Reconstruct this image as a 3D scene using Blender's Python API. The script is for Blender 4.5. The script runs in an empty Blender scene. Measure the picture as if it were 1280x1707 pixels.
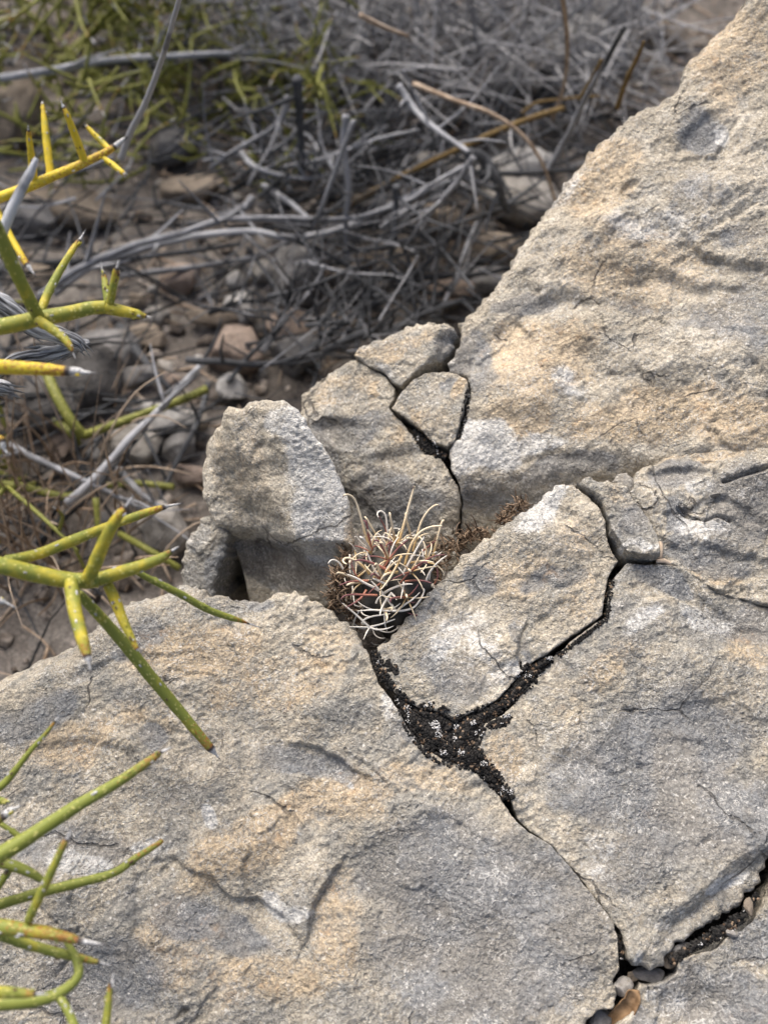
import bpy, math, random
import numpy as np
from mathutils import Vector

random.seed(7)
rng = np.random.default_rng(7)
SC = bpy.context.scene
COL = SC.collection
R = math.radians

# ------------------------------------------------------------------ camera, sky, sun, exposure
PITCH = 52.0
CAM = np.array([0.0, -0.42 * math.cos(R(PITCH)), 0.42 * math.sin(R(PITCH))])
FPX = 1612.0                                  # focal length in photo pixels (1280 x 1707)
FW = np.array([0, math.cos(R(PITCH)), -math.sin(R(PITCH))])
UP = np.array([0, math.sin(R(PITCH)), math.cos(R(PITCH))])
RT = np.array([1.0, 0, 0])
cd = bpy.data.cameras.new('camera')
cam = bpy.data.objects.new('camera', cd)
COL.objects.link(cam)
cam.location = CAM
cam.rotation_euler = (R(90 - PITCH), 0, 0)
cd.sensor_fit = 'VERTICAL'
cd.sensor_height = 36.0
cd.lens = 36.0 * FPX / 1707.0
cd.clip_start = 0.01
cd.clip_end = 500
cd.dof.use_dof = True
cd.dof.focus_distance = 0.405
cd.dof.aperture_fstop = cd.lens / 4.3
SC.camera = cam

world = bpy.data.worlds.new("World")
SC.world = world
world.use_nodes = True
wn = world.node_tree
wn.nodes.clear()
SUN_EL, SUN_AZ = 58.0, -28.0                   # azimuth measured from +Y towards +X
sky = wn.nodes.new('ShaderNodeTexSky')
sky.sky_type = 'NISHITA'
sky.sun_disc = False
sky.sun_elevation = R(SUN_EL)
sky.sun_rotation = R(SUN_AZ)
sky.air_density = 0.8
sky.dust_density = 7.0
sky.ozone_density = 0.3
bg = wn.nodes.new('ShaderNodeBackground')
bg.inputs['Strength'].default_value = 0.10
wo = wn.nodes.new('ShaderNodeOutputWorld')
wn.links.new(sky.outputs[0], bg.inputs[0])
wn.links.new(bg.outputs[0], wo.inputs[0])
sd = bpy.data.lights.new('sun', 'SUN')
sd.energy = 1.5
sd.angle = R(42)
sd.color = (1.0, 0.975, 0.935)
sun = bpy.data.objects.new('sun', sd)
COL.objects.link(sun)
sdir = Vector((math.sin(R(SUN_AZ)) * math.cos(R(SUN_EL)), math.cos(R(SUN_AZ)) * math.cos(R(SUN_EL)), math.sin(R(SUN_EL))))
sun.rotation_euler = sdir.to_track_quat('Z', 'Y').to_euler()
sun.location = (-0.5, 1.0, 2.0)
SC.view_settings.view_transform = 'Standard'
SC.view_settings.look = 'None'
SC.view_settings.exposure = 1.14
SC.view_settings.gamma = 1.0
SC.view_settings.use_curve_mapping = False
SC.render.engine = 'CYCLES'
SC.cycles.max_bounces = 5
SC.cycles.diffuse_bounces = 3

GROUND = -0.185

# ------------------------------------------------------------------ where a photo pixel lies in the place
def ray(px, py):
    px = np.asarray(px, float); py = np.asarray(py, float)
    d = FW * FPX + RT * (px - 640.0)[..., None] - UP * (py - 853.5)[..., None]
    return d / np.linalg.norm(d, axis=-1, keepdims=True)

def P(px, py, dist):
    return CAM + ray(px, py) * dist

def hit(px, py, p0, n):
    d = ray(px, py)
    t = ((p0 - CAM) @ n) / (d @ n)
    return CAM + d * t[..., None]

def project(p):
    q = p - CAM
    z = q @ FW
    return 640 + FPX * (q @ RT) / z, 853.5 - FPX * (q @ UP) / z

def G(px, py, h=0.0):
    d = ray(px, py)
    return CAM + d * ((GROUND + h - CAM[2]) / d[..., 2])[..., None]

# ------------------------------------------------------------------ noise
_perm = np.random.default_rng(11).permutation(256)
_perm = np.concatenate([_perm, _perm, _perm])
_g = np.random.default_rng(12).normal(size=(256, 3))
_g /= np.linalg.norm(_g, axis=1, keepdims=True)
_g = _g.astype(np.float32)

def perlin(p):
    p = p.astype(np.float32)
    i = np.floor(p).astype(np.int32)
    f = p - i
    i &= 255
    u = f * f * f * (f * (f * 6 - 15) + 10)
    def gr(dx, dy, dz):
        h = _perm[_perm[_perm[i[:, 0] + dx] + i[:, 1] + dy] + i[:, 2] + dz]
        g = _g[h]
        return g[:, 0] * (f[:, 0] - dx) + g[:, 1] * (f[:, 1] - dy) + g[:, 2] * (f[:, 2] - dz)
    x00 = gr(0, 0, 0); x10 = gr(1, 0, 0); x01 = gr(0, 1, 0); x11 = gr(1, 1, 0)
    a = x00 + u[:, 0] * (x10 - x00); b = x01 + u[:, 0] * (x11 - x01)
    c0 = a + u[:, 1] * (b - a)
    x00 = gr(0, 0, 1); x10 = gr(1, 0, 1); x01 = gr(0, 1, 1); x11 = gr(1, 1, 1)
    a = x00 + u[:, 0] * (x10 - x00); b = x01 + u[:, 0] * (x11 - x01)
    c1 = a + u[:, 1] * (b - a)
    return (c0 + u[:, 2] * (c1 - c0)) * 1.5

def fbm(p, octs=4, gain=0.5, lac=2.03):
    s = np.zeros(len(p), np.float32); a = 1.0
    for k in range(octs):
        s += a * perlin(p * lac ** k + 17.3 * k)
        a *= gain
    return s

def ridged(p, octs=4, gain=0.5):
    s = np.zeros(len(p), np.float32); a = 1.0
    for k in range(octs):
        s += a * (1 - 2 * np.abs(perlin(p * 2.03 ** k + 31.7 * k)))
        a *= gain
    return s

_cr = np.random.default_rng(33).random((256, 4)).astype(np.float32)
def facets(u, v, size, seed=0):
    """broken stone: tilted chips meeting at sharp little scarps; about -1..1"""
    x = u / size; y = v / size
    i = np.floor(x).astype(np.int32); j = np.floor(y).astype(np.int32)
    best = np.full(len(x), 1e9, np.float32); out = np.zeros(len(x), np.float32)
    for a in (-1, 0, 1):
        for b in (-1, 0, 1):
            r = _cr[_perm[_perm[(i + a + seed * 7) & 255] + ((j + b) & 255)]]
            dx = x - (i + a + r[:, 0]); dy = y - (j + b + r[:, 1])
            d = np.abs(dx) ** 1.6 + np.abs(dy) ** 1.6
            m = d < best
            best = np.where(m, d, best)
            out = np.where(m, dx * (r[:, 2] - .5) * 2.4 + dy * (r[:, 3] - .5) * 2.4 + (r[:, 2] + r[:, 3] - 1) * .5, out)
    return out

def sstep(a, b, x):
    t = np.clip((x - a) / (b - a), 0, 1)
    return t * t * (3 - 2 * t)

# ------------------------------------------------------------------ objects
def props(o, label=None, cat=None, group=None, kind=None):
    if label: o['label'] = label
    if cat: o['category'] = cat
    if group: o['group'] = group
    if kind: o['kind'] = kind
    return o

def link(name, me, parent=None, loc=None):
    o = bpy.data.objects.new(name, me)
    COL.objects.link(o)
    if parent is not None: o.parent = parent
    if loc is not None: o.location = loc
    return o

def empty(name, loc, **kw):
    o = link(name, None, None, loc)
    o.empty_display_size = 0.02
    return props(o, **kw)

def mk_mesh(name, V, quads=None, tris=None, mat=None, attrs=None, smooth=True):
    me = bpy.data.meshes.new(name)
    V = np.asarray(V, np.float32)
    q = np.zeros((0, 4), np.int32) if quads is None else np.asarray(quads, np.int32).reshape(-1, 4)
    t = np.zeros((0, 3), np.int32) if tris is None else np.asarray(tris, np.int32).reshape(-1, 3)
    me.vertices.add(len(V))
    me.vertices.foreach_set('co', V.ravel())
    loops = np.concatenate([q.ravel(), t.ravel()])
    me.loops.add(len(loops))
    me.loops.foreach_set('vertex_index', loops)
    me.polygons.add(len(q) + len(t))
    starts = np.concatenate([np.arange(len(q)) * 4, len(q) * 4 + np.arange(len(t)) * 3])
    me.polygons.foreach_set('loop_start', starts.astype(np.int32))
    me.update(calc_edges=True)
    me.polygons.foreach_set('use_smooth', np.full(len(q) + len(t), smooth))
    for k, a in (attrs or {}).items():
        a = np.asarray(a, np.float32)
        ty = 'FLOAT' if a.ndim == 1 else ('FLOAT_VECTOR' if a.shape[1] == 3 else 'FLOAT_COLOR')
        at = me.attributes.new(k, ty, 'POINT')
        at.data.foreach_set({'FLOAT': 'value', 'FLOAT_VECTOR': 'vector', 'FLOAT_COLOR': 'color'}[ty], a.ravel())
    if mat: me.materials.append(mat)
    return me

class MB:
    """collects tubes and lumps, built as one mesh"""
    def __init__(s):
        s.V = []; s.Q = []; s.T = []; s.t = []; s.fib = []; s.var = []; s.n = 0
    def add(s, V, Q=None, T=None, t=None, fib=None, var=0.0):
        V = np.asarray(V, float); m = len(V)
        s.V.append(V)
        if Q is not None and len(Q): s.Q.append(np.asarray(Q) + s.n)
        if T is not None and len(T): s.T.append(np.asarray(T) + s.n)
        s.t.append(np.zeros(m) if t is None else t)
        s.fib.append(V * 1.0 if fib is None else fib)
        s.var.append(np.full(m, var))
        s.n += m
    def tube(s, pts, rad, seg=8, sub=4, t0=0.0, t1=1.0, var=0.0, wob=0.0, flat=1.0):
        V, Q, T, t, fib = tube_geo(pts, rad, seg, sub, t0, t1, wob, flat)
        s.add(V, Q, T, t, fib, var)
    def build(s, name, mat, parent=None, base=None, **kw):
        V = np.concatenate(s.V)
        if base is not None: V = V - base
        me = mk_mesh(name, V, np.concatenate(s.Q) if s.Q else None, np.concatenate(s.T) if s.T else None, mat,
                     {'t': np.concatenate(s.t), 'fib': np.concatenate(s.fib), 'var': np.concatenate(s.var)})
        o = link(name, me, parent, None if parent is not None else base)
        return props(o, **kw)

def catmull(pts, rad, sub):
    pts = np.asarray(pts, float); rad = np.asarray(rad, float)
    n = len(pts)
    if n < 3 and sub <= 1: return pts, rad
    out = []; ro = []
    for i in range(n - 1):
        p0 = pts[max(i - 1, 0)]; p1 = pts[i]; p2 = pts[i + 1]; p3 = pts[min(i + 2, n - 1)]
        for k in range(sub):
            u = k / sub
            out.append(0.5 * (2 * p1 + (p2 - p0) * u + (2 * p0 - 5 * p1 + 4 * p2 - p3) * u * u + (3 * p1 - p0 - 3 * p2 + p3) * u ** 3))
            ro.append(rad[i] * (1 - u) + rad[i + 1] * u)
    out.append(pts[-1]); ro.append(rad[-1])
    return np.array(out), np.array(ro)

def tube_geo(pts, rad, seg=8, sub=4, t0=0.0, t1=1.0, wob=0.0, flat=1.0):
    if np.ndim(rad) == 0: rad = np.full(len(pts), float(rad))
    c, r = catmull(pts, rad, sub)
    m = len(c)
    tan = np.gradient(c, axis=0)
    tan /= np.linalg.norm(tan, axis=1, keepdims=True) + 1e-12
    a = np.array([0.31, 0.17, 0.93]); a = a - tan[0] * (a @ tan[0]); a /= np.linalg.norm(a)
    ns = [a]
    for i in range(1, m):
        b = ns[-1] - tan[i] * (ns[-1] @ tan[i]); ns.append(b / (np.linalg.norm(b) + 1e-12))
    ns = np.array(ns); bs = np.cross(tan, ns)
    ang = np.linspace(0, 2 * np.pi, seg, endpoint=False)
    ca, sa = np.cos(ang), np.sin(ang)
    L = np.concatenate([[0], np.cumsum(np.linalg.norm(np.diff(c, axis=0), axis=1))])
    rr = r[:, None] * np.ones((1, seg))
    if wob > 0:
        q = np.stack([np.tile(ca, (m, 1)) * 1.3 + c[0, 0] * 91, np.tile(sa, (m, 1)) * 1.3 + c[0, 1] * 77,
                      np.tile((L / max(r.max(), 1e-6) * 0.35)[:, None], (1, seg))], -1).reshape(-1, 3)
        rr = rr * (1 + wob * fbm(q, 2).reshape(m, seg))
    V = (c[:, None, :] + rr[..., None] * (ns[:, None, :] * ca[None, :, None] + flat * bs[:, None, :] * sa[None, :, None])).reshape(-1, 3)
    t = np.repeat(t0 + (t1 - t0) * L / max(L[-1], 1e-9), seg)
    fib = np.stack([np.tile(ca, m), np.tile(sa, m), np.repeat(L, seg)], 1)
    i = np.arange(m - 1)[:, None] * seg; j = np.arange(seg)[None, :]; k = (j + 1) % seg
    Q = np.stack([i + j, i + k, i + seg + k, i + seg + j], -1).reshape(-1, 4)
    V = np.concatenate([V, c[:1], c[-1:]])
    t = np.concatenate([t, [t0, t1]]); fib = np.concatenate([fib, [[0, 0, 0], [0, 0, L[-1]]]])
    e = m * seg
    jj = np.arange(seg); kk = (jj + 1) % seg
    T = np.concatenate([np.stack([np.full(seg, e), kk, jj], 1), np.stack([np.full(seg, e + 1), (m - 1) * seg + jj, (m - 1) * seg + kk], 1)])
    return V, Q, T, t, fib

_ico = {}
def ico(sub):
    if sub not in _ico:
        g = (1 + 5 ** .5) / 2
        v = [(-1, g, 0), (1, g, 0), (-1, -g, 0), (1, -g, 0), (0, -1, g), (0, 1, g), (0, -1, -g), (0, 1, -g), (g, 0, -1), (g, 0, 1), (-g, 0, -1), (-g, 0, 1)]
        v = [np.array(q) / np.linalg.norm(q) for q in v]
        f = [(0, 11, 5), (0, 5, 1), (0, 1, 7), (0, 7, 10), (0, 10, 11), (1, 5, 9), (5, 11, 4), (11, 10, 2), (10, 7, 6), (7, 1, 8), (3, 9, 4), (3, 4, 2), (3, 2, 6), (3, 6, 8), (3, 8, 9), (4, 9, 5), (2, 4, 11), (6, 2, 10), (8, 6, 7), (9, 8, 1)]
        for _ in range(sub):
            cache = {}; nf = []
            def mid(a, b):
                k = (min(a, b), max(a, b))
                if k not in cache:
                    m = v[a] + v[b]; v.append(m / np.linalg.norm(m)); cache[k] = len(v) - 1
                return cache[k]
            for a, b, c in f:
                x, y, z = mid(a, b), mid(b, c), mid(c, a)
                nf += [(a, x, z), (b, y, x), (c, z, y), (x, y, z)]
            f = nf
        _ico[sub] = (np.array(v), np.array(f))
    return _ico[sub]

# ------------------------------------------------------------------ materials
class NT:
    def __init__(s, name):
        s.m = bpy.data.materials.new(name); s.m.use_nodes = True
        s.t = s.m.node_tree; s.t.nodes.clear()
        s.out = s.t.nodes.new('ShaderNodeOutputMaterial')
        s.b = s.t.nodes.new('ShaderNodeBsdfPrincipled')
        s.t.links.new(s.b.outputs[0], s.out.inputs[0])
    def lk(s, a, b): s.t.links.new(a, b)
    def set(s, sock, v):
        if hasattr(v, 'is_linked') or isinstance(v, bpy.types.NodeSocket): s.lk(v, sock)
        else:
            if isinstance(v, tuple) and len(v) == 3 and sock.type == 'RGBA': v = v + (1,)
            sock.default_value = v
    def coord(s, k='Object'): return s.t.nodes.new('ShaderNodeTexCoord').outputs[k]
    def attr(s, n, o='Fac'):
        a = s.t.nodes.new('ShaderNodeAttribute'); a.attribute_name = n
        return a.outputs[o]
    def noise(s, vec, scale, det=4, rough=.55, dist=0.0):
        n = s.t.nodes.new('ShaderNodeTexNoise'); s.lk(vec, n.inputs['Vector'])
        n.inputs['Scale'].default_value = scale; n.inputs['Detail'].default_value = det
        n.inputs['Roughness'].default_value = rough; n.inputs['Distortion'].default_value = dist
        return n.outputs['Fac']
    def noisec(s, vec, scale, det=3):
        n = s.t.nodes.new('ShaderNodeTexNoise'); s.lk(vec, n.inputs['Vector'])
        n.inputs['Scale'].default_value = scale; n.inputs['Detail'].default_value = det
        return n.outputs['Color']
    def vor(s, vec, scale, feat='F1', out='Distance'):
        n = s.t.nodes.new('ShaderNodeTexVoronoi'); s.lk(vec, n.inputs['Vector']); n.feature = feat
        n.inputs['Scale'].default_value = scale
        return n.outputs[out]
    def math(s, op, a, b=0.0, c=None, clamp=False):
        n = s.t.nodes.new('ShaderNodeMath'); n.operation = op; n.use_clamp = clamp
        s.set(n.inputs[0], a); s.set(n.inputs[1], b)
        if c is not None: s.set(n.inputs[2], c)
        return n.outputs[0]
    def rng(s, v, a, b, c=0.0, d=1.0):
        n = s.t.nodes.new('ShaderNodeMapRange'); n.interpolation_type = 'SMOOTHSTEP'
        s.set(n.inputs[0], v)
        for i, q in enumerate((a, b, c, d)): s.set(n.inputs[i + 1], q)
        return n.outputs[0]
    def mix(s, f, a, b, mode='MIX'):
        n = s.t.nodes.new('ShaderNodeMix'); n.data_type = 'RGBA'; n.blend_type = mode
        s.set(n.inputs[0], f); s.set(n.inputs[6], a); s.set(n.inputs[7], b)
        return n.outputs[2]
    def ramp(s, v, stops):
        n = s.t.nodes.new('ShaderNodeValToRGB'); e = n.color_ramp.elements
        while len(e) < len(stops): e.new(0.5)
        for q, (p, c) in zip(e, stops):
            q.position = p; q.color = tuple(c) + (1,)
        s.set(n.inputs[0], v)
        return n.outputs[0]
    def vadd(s, a, b, k):
        n = s.t.nodes.new('ShaderNodeVectorMath'); n.operation = 'MULTIPLY_ADD'
        s.lk(b, n.inputs[0]); n.inputs[1].default_value = (k, k, k); s.lk(a, n.inputs[2])
        return n.outputs[0]
    def vmul(s, a, v):
        n = s.t.nodes.new('ShaderNodeVectorMath'); n.operation = 'MULTIPLY'
        s.lk(a, n.inputs[0]); n.inputs[1].default_value = v
        return n.outputs[0]
    def bump(s, h, strength, dist):
        n = s.t.nodes.new('ShaderNodeBump'); s.lk(h, n.inputs['Height'])
        n.inputs['Strength'].default_value = strength; n.inputs['Distance'].default_value = dist
        s.lk(n.outputs[0], s.b.inputs['Normal'])
    def fin(s, col, rough=0.8, spec=0.3):
        s.set(s.b.inputs['Base Color'], col)
        s.set(s.b.inputs['Roughness'], rough)
        s.b.inputs['Specular IOR Level'].default_value = spec
        return s.m

def rock_mat():
    s = NT('limestone')
    v = s.coord()
    w = s.vadd(v, s.noisec(v, 70, 4), 0.005)
    w2 = s.vadd(v, s.noisec(v, 420, 2), 0.0016)
    n1 = s.noise(w, 24, 6, .65)
    n2 = s.noise(w, 95, 6, .68)
    n3 = s.noise(w2, 620, 4, .72)
    n4 = s.noise(v, 1400, 2, .6)
    crust = s.vor(w2, 560, 'F1')                    # knobbly crust, about 2 mm
    crust2 = s.vor(w2, 1100, 'F1')
    base = s.math('ADD', s.math('ADD', s.math('MULTIPLY', n1, .55), s.math('MULTIPLY', n2, .49)), s.attr('tone'))
    col = s.ramp(base, [(.34, (.215, .213, .200)), (.45, (.305, .292, .256)), (.55, (.395, .356, .285)), (.68, (.53, .495, .42))])
    t = s.t.nodes.new('ShaderNodeAttribute'); t.attribute_name = 'tint'
    sp = s.t.nodes.new('ShaderNodeSeparateColor'); s.lk(t.outputs['Color'], sp.inputs[0])
    def m(chan, lo, hi, amt):      # mask for stains and painted shade, with a broken edge
        q = s.math('ADD', chan, s.math('MULTIPLY_ADD', n2, 2.0, -1.0))
        q = s.math('ADD', q, s.math('MULTIPLY_ADD', n3, 1.3, -.65))
        return s.math('MULTIPLY', s.math('MULTIPLY', s.rng(q, lo, hi), amt), s.rng(chan, .0, .5))
    col = s.mix(m(sp.outputs[0], .2, 1.0, .68), col, (.475, .372, .245))
    col = s.mix(m(sp.outputs[1], .15, .75, .85), col, s.mix(s.rng(s.noise(v, 38, 3), .42, .58), (.212, .207, .194), (.198, .208, .217)))
    col = s.mix(m(sp.outputs[2], .15, .8, .85), col, (.57, .57, .55))
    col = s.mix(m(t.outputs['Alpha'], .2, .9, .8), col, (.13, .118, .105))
    # rusty freckles inside the ochre areas
    rf = s.math('MULTIPLY', s.rng(s.noise(w, 160, 4, .7), .56, .68), s.math('MULTIPLY', sp.outputs[0], .5))
    col = s.mix(rf, col, (.44, .28, .145))
    # grain
    col = s.mix(1.0, col, s.ramp(n3, [(.28, (.60, .60, .61)), (.5, (1, 1, 1)), (.72, (1.30, 1.29, 1.26))]), 'MULTIPLY')
    col = s.mix(.9, col, s.ramp(n4, [(.32, (.66, .66, .66)), (.52, (1, 1, 1)), (.7, (1.27, 1.26, 1.25))]), 'MULTIPLY')
    col = s.mix(.8, col, s.ramp(crust, [(.10, (1.10, 1.10, 1.09)), (.42, (1, 1, 1)), (.72, (.76, .755, .75))]), 'MULTIPLY')
    pit = s.vor(w, 330)
    pm = s.math('MULTIPLY', s.rng(pit, .30, .12), s.rng(s.noise(v, 70, 2), .54, .66))
    col = s.mix(s.math('MULTIPLY', pm, .5), col, (.12, .108, .09))
    fl = s.math('MULTIPLY', s.rng(s.noise(w2, 560, 3, .6), .60, .68), s.rng(s.noise(v, 45, 3), .40, .56))
    col = s.mix(s.math('MULTIPLY', fl, .6), col, (.70, .68, .63))
    # thin pale wandering weathering lines
    ln = s.math('ABSOLUTE', s.math('SUBTRACT', s.noise(w, 75, 3, .6), .5))
    lm = s.math('MULTIPLY', s.rng(ln, .012, .003), s.rng(s.noise(v, 30, 2), .52, .62))
    col = s.mix(s.math('MULTIPLY', lm, .45), col, (.62, .61, .58))
    # hairline fractures
    fw = s.vadd(v, s.noisec(v, 26, 5), .030)
    fe = s.vor(fw, 17, 'DISTANCE_TO_EDGE')
    fm = s.math('MULTIPLY', s.rng(fe, .010, .003), s.rng(s.noise(v, 21, 2), .53, .60))
    col = s.mix(s.math('MULTIPLY', fm, .75), col, (.07, .065, .06))
    # fine crinkled pale edges of the crust
    cr = s.math('ABSOLUTE', s.math('SUBTRACT', s.noise(w2, 260, 3, .6), .5))
    cm = s.math('MULTIPLY', s.rng(cr, .030, .006), s.rng(s.noise(v, 55, 3), .40, .58))
    col = s.mix(s.math('MULTIPLY', cm, .42), col, (.72, .70, .65))
    hh = s.math('ADD', s.math('MULTIPLY', n3, 1.1), s.math('MULTIPLY', n4, .5))
    hh = s.math('SUBTRACT', hh, s.math('MULTIPLY', crust, .8))
    hh = s.math('SUBTRACT', hh, s.math('MULTIPLY', crust2, .4))
    hh = s.math('ADD', hh, s.math('MULTIPLY', cm, .5))
    hh = s.math('MULTIPLY', hh, s.rng(s.noise(v, 33, 3), .36, .62, .45, 1.15))
    hh = s.math('SUBTRACT', hh, s.math('MULTIPLY', fm, 1.2))
    hh = s.math('SUBTRACT', hh, s.math('MULTIPLY', pm, .6))
    s.bump(hh, .9, .0011)
    return s.fin(col, .93, .15)

def stem_mat(name, green, yellow):
    s = NT(name)
    v = s.coord(); t = s.attr('t'); var = s.attr('var')
    n = s.noise(v, 130, 4, .6)
    col = s.mix(s.rng(s.math('ADD', s.math('MULTIPLY_ADD', n, .9, -.45), var), .25, .75), green, yellow)
    d = s.vor(s.vadd(s.vmul(s.attr('fib', 'Vector'), (.95, .95, 330)), s.noisec(v, 300), .5), 1.5)
    dot = s.math('MULTIPLY', s.rng(s.math('ADD', d, s.math('MULTIPLY', s.noise(v, 220, 1), .35)), .47, .38), 1.0)
    col = s.mix(s.math('MULTIPLY', dot, .5), col, (.62, .58, .20))
    rust = s.math('ADD', s.rng(t, .55, .84, 0, .22), s.noise(v, 900, 4, .7))
    col = s.mix(s.math('MULTIPLY', s.rng(rust, .70, .76), .8), col, (.30, .13, .03))
    col = s.mix(s.math('MULTIPLY', s.rng(t, .79, .84), s.rng(s.noise(v, 700, 3), .46, .62)), col, (.24, .10, .025))
    col = s.mix(s.rng(t, .845, .86), col, (.05, .04, .035))
    tip = s.noise(v, 900, 3)
    col = s.mix(s.rng(t, .865, .885), col, s.mix(s.rng(tip, .4, .6), (.28, .28, .275), (.56, .56, .55)))
    col = s.mix(s.rng(t, .945, .985), col, (.06, .055, .055))
    s.bump(s.math('ADD', s.math('MULTIPLY', n, .5), s.math('MULTIPLY', dot, 1.0)), .5, .0004)
    return s.fin(col, .58, .3)

def dead_mat(name, dark, light, warm=None):
    s = NT(name)
    f = s.attr('fib', 'Vector'); var = s.attr('var'); v = s.coord()
    n = s.noise(s.vmul(f, (3.2, 3.2, 60)), 1.0, 5, .65)
    m = s.noise(v, 40, 4)
    col = s.mix(s.rng(s.math('ADD', n, var), .38, .66), dark, light)
    col = s.mix(s.rng(m, .52, .66), col, warm or tuple(.6 * a + .4 * b for a, b in zip(dark, light)))
    s.bump(n, .8, .0012)
    return s.fin(col, .85, .2)

def soil_mat():
    s = NT('dry_soil')
    v = s.coord()
    a = s.noise(v, 9, 6, .62); b = s.noise(v, 75, 6, .68); c = s.noise(v, 420, 4, .65)
    col = s.ramp(s.math('ADD', s.math('MULTIPLY', a, .55), s.math('MULTIPLY', b, .45)),
                 [(.36, (.062, .056, .050)), (.5, (.140, .125, .112)), (.64, (.26, .24, .215))])
    col = s.mix(1.0, col, s.ramp(c, [(.3, (.55, .55, .55)), (.5, (1, 1, 1)), (.72, (1.5, 1.45, 1.4))]), 'MULTIPLY')
    s.bump(s.math('ADD', b, s.math('MULTIPLY', c, .5)), .8, .006)
    return s.fin(col, .95, .1)

def stone_mat():
    s = NT('loose_stone')
    v = s.coord('Object')
    oi = s.t.nodes.new('ShaderNodeObjectInfo')
    n = s.noise(v, 2.2, 6, .65); f = s.noise(v, 14, 4, .7)
    col = s.mix(1.0, oi.outputs['Color'], s.ramp(n, [(.3, (.6, .58, .55)), (.5, (1, 1, 1)), (.7, (1.2, 1.2, 1.2))]), 'MULTIPLY')
    col = s.mix(1.0, col, s.ramp(f, [(.3, (.7, .7, .7)), (.5, (1, 1, 1)), (.7, (1.15, 1.15, 1.15))]), 'MULTIPLY')
    s.bump(f, .5, .1)
    return s.fin(col, .9, .15)

def flat_mat(name, c0, c1, scale=300, rough=.85, spec=.2, bump=.0005):
    s = NT(name)
    v = s.coord(); n = s.noise(v, scale, 4, .65); var = s.attr('var')
    col = s.mix(s.rng(s.math('ADD', n, s.math('MULTIPLY', var, .6)), .35, .7), c0, c1)
    if bump: s.bump(n, .6, bump)
    return s.fin(col, rough, spec)

def spine_mat():
    s = NT('cactus_spine')
    t = s.attr('t'); var = s.attr('var'); v = s.coord()
    pale = s.mix(s.rng(s.math('ADD', t, s.math('MULTIPLY_ADD', s.noise(v, 350, 2), .4, -.2)), .1, .6), (.50, .35, .16), (.72, .61, .43))
    red = s.mix(s.rng(t, .0, .8), (.40, .17, .11), (.16, .065, .07))
    white = (.72, .68, .60)
    col = s.mix(s.rng(var, .3, .45), pale, red)
    col = s.mix(s.rng(var, .7, .85), col, white)
    col = s.mix(s.rng(t, .93, .97), col, (.035, .02, .022))
    return s.fin(col, .5, .35)

def cactus_mat():
    s = NT('cactus_skin')
    v = s.coord(); n = s.noise(v, 160, 4)
    col = s.ramp(n, [(.35, (.034, .031, .027)), (.55, (.058, .054, .045)), (.7, (.088, .081, .068))])
    s.bump(s.noise(v, 900, 3), .3, .0003)
    return s.fin(col, .6, .3)

M = {
    'rock': rock_mat(), 'soil': soil_mat(), 'stone': stone_mat(),
    'stem': stem_mat('thorny_stem', (.185, .212, .038), (.62, .47, .032)),
    'bgstem': stem_mat('far_stem', (.150, .158, .030), (.40, .36, .055)),
    'dead': dead_mat('grey_wood', (.045, .046, .050), (.37, .38, .40)),
    'darkdead': dead_mat('dark_wood', (.012, .013, .015), (.105, .11, .118)),
    'bark': dead_mat('shaggy_bark', (.025, .025, .027), (.50, .52, .55)),
    'orange': dead_mat('orange_stalk', (.085, .055, .026), (.24, .17, .065), (.15, .095, .038)),
    'straw': flat_mat('dry_straw', (.20, .145, .10), (.42, .34, .26), 120),
    'ashgrass': flat_mat('grey_grass', (.13, .13, .135), (.37, .37, .375), 120),
    'moss': flat_mat('black_moss', (.006, .006, .006), (.030, .028, .026), 900),
    'crust': flat_mat('white_lichen', (.50, .49, .47), (.75, .74, .72), 900),
    'brownmoss': flat_mat('brown_moss', (.07, .045, .028), (.26, .19, .13), 500),
    'leaf': flat_mat('brown_leaf', (.13, .075, .035), (.34, .22, .12), 160, .6),
    'spine': spine_mat(), 'skin': cactus_mat(),
    'wool': flat_mat('areole_wool', (.42, .36, .27), (.66, .60, .50), 900),
}

# ------------------------------------------------------------------ rock pieces: an outline on a bedding plane, a relief on top, thick sides below
def nrm(*a):
    a = np.array(a, float); return a / np.linalg.norm(a)
NF = nrm(-.04, -.30, .953)
PF = P(640, 1100, .41)
NB = nrm(-.22, -.40, .89)
PB = hit(1000, 775, PF, NF) + ray(1000, 775) * .012

def seg_dist(X, Y, pts):
    """distance to a polyline, signed side (+ = right hand when walking it, y down), parameter 0..1"""
    pts = np.asarray(pts, float)
    best = np.full(X.shape, 1e9); side = np.zeros(X.shape); par = np.zeros(X.shape)
    n = len(pts) - 1
    for i in range(n):
        a = pts[i]; d = pts[i + 1] - a; L2 = d @ d
        u = np.clip(((X - a[0]) * d[0] + (Y - a[1]) * d[1]) / L2, 0, 1)
        dx = X - a[0] - u * d[0]; dy = Y - a[1] - u * d[1]
        D = np.hypot(dx, dy)
        m = D < best
        best = np.where(m, D, best)
        side = np.where(m, np.sign(d[0] * (Y - a[1]) - d[1] * (X - a[0])), side)
        par = np.where(m, (i + u) / n, par)
    return best, side, par

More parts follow.
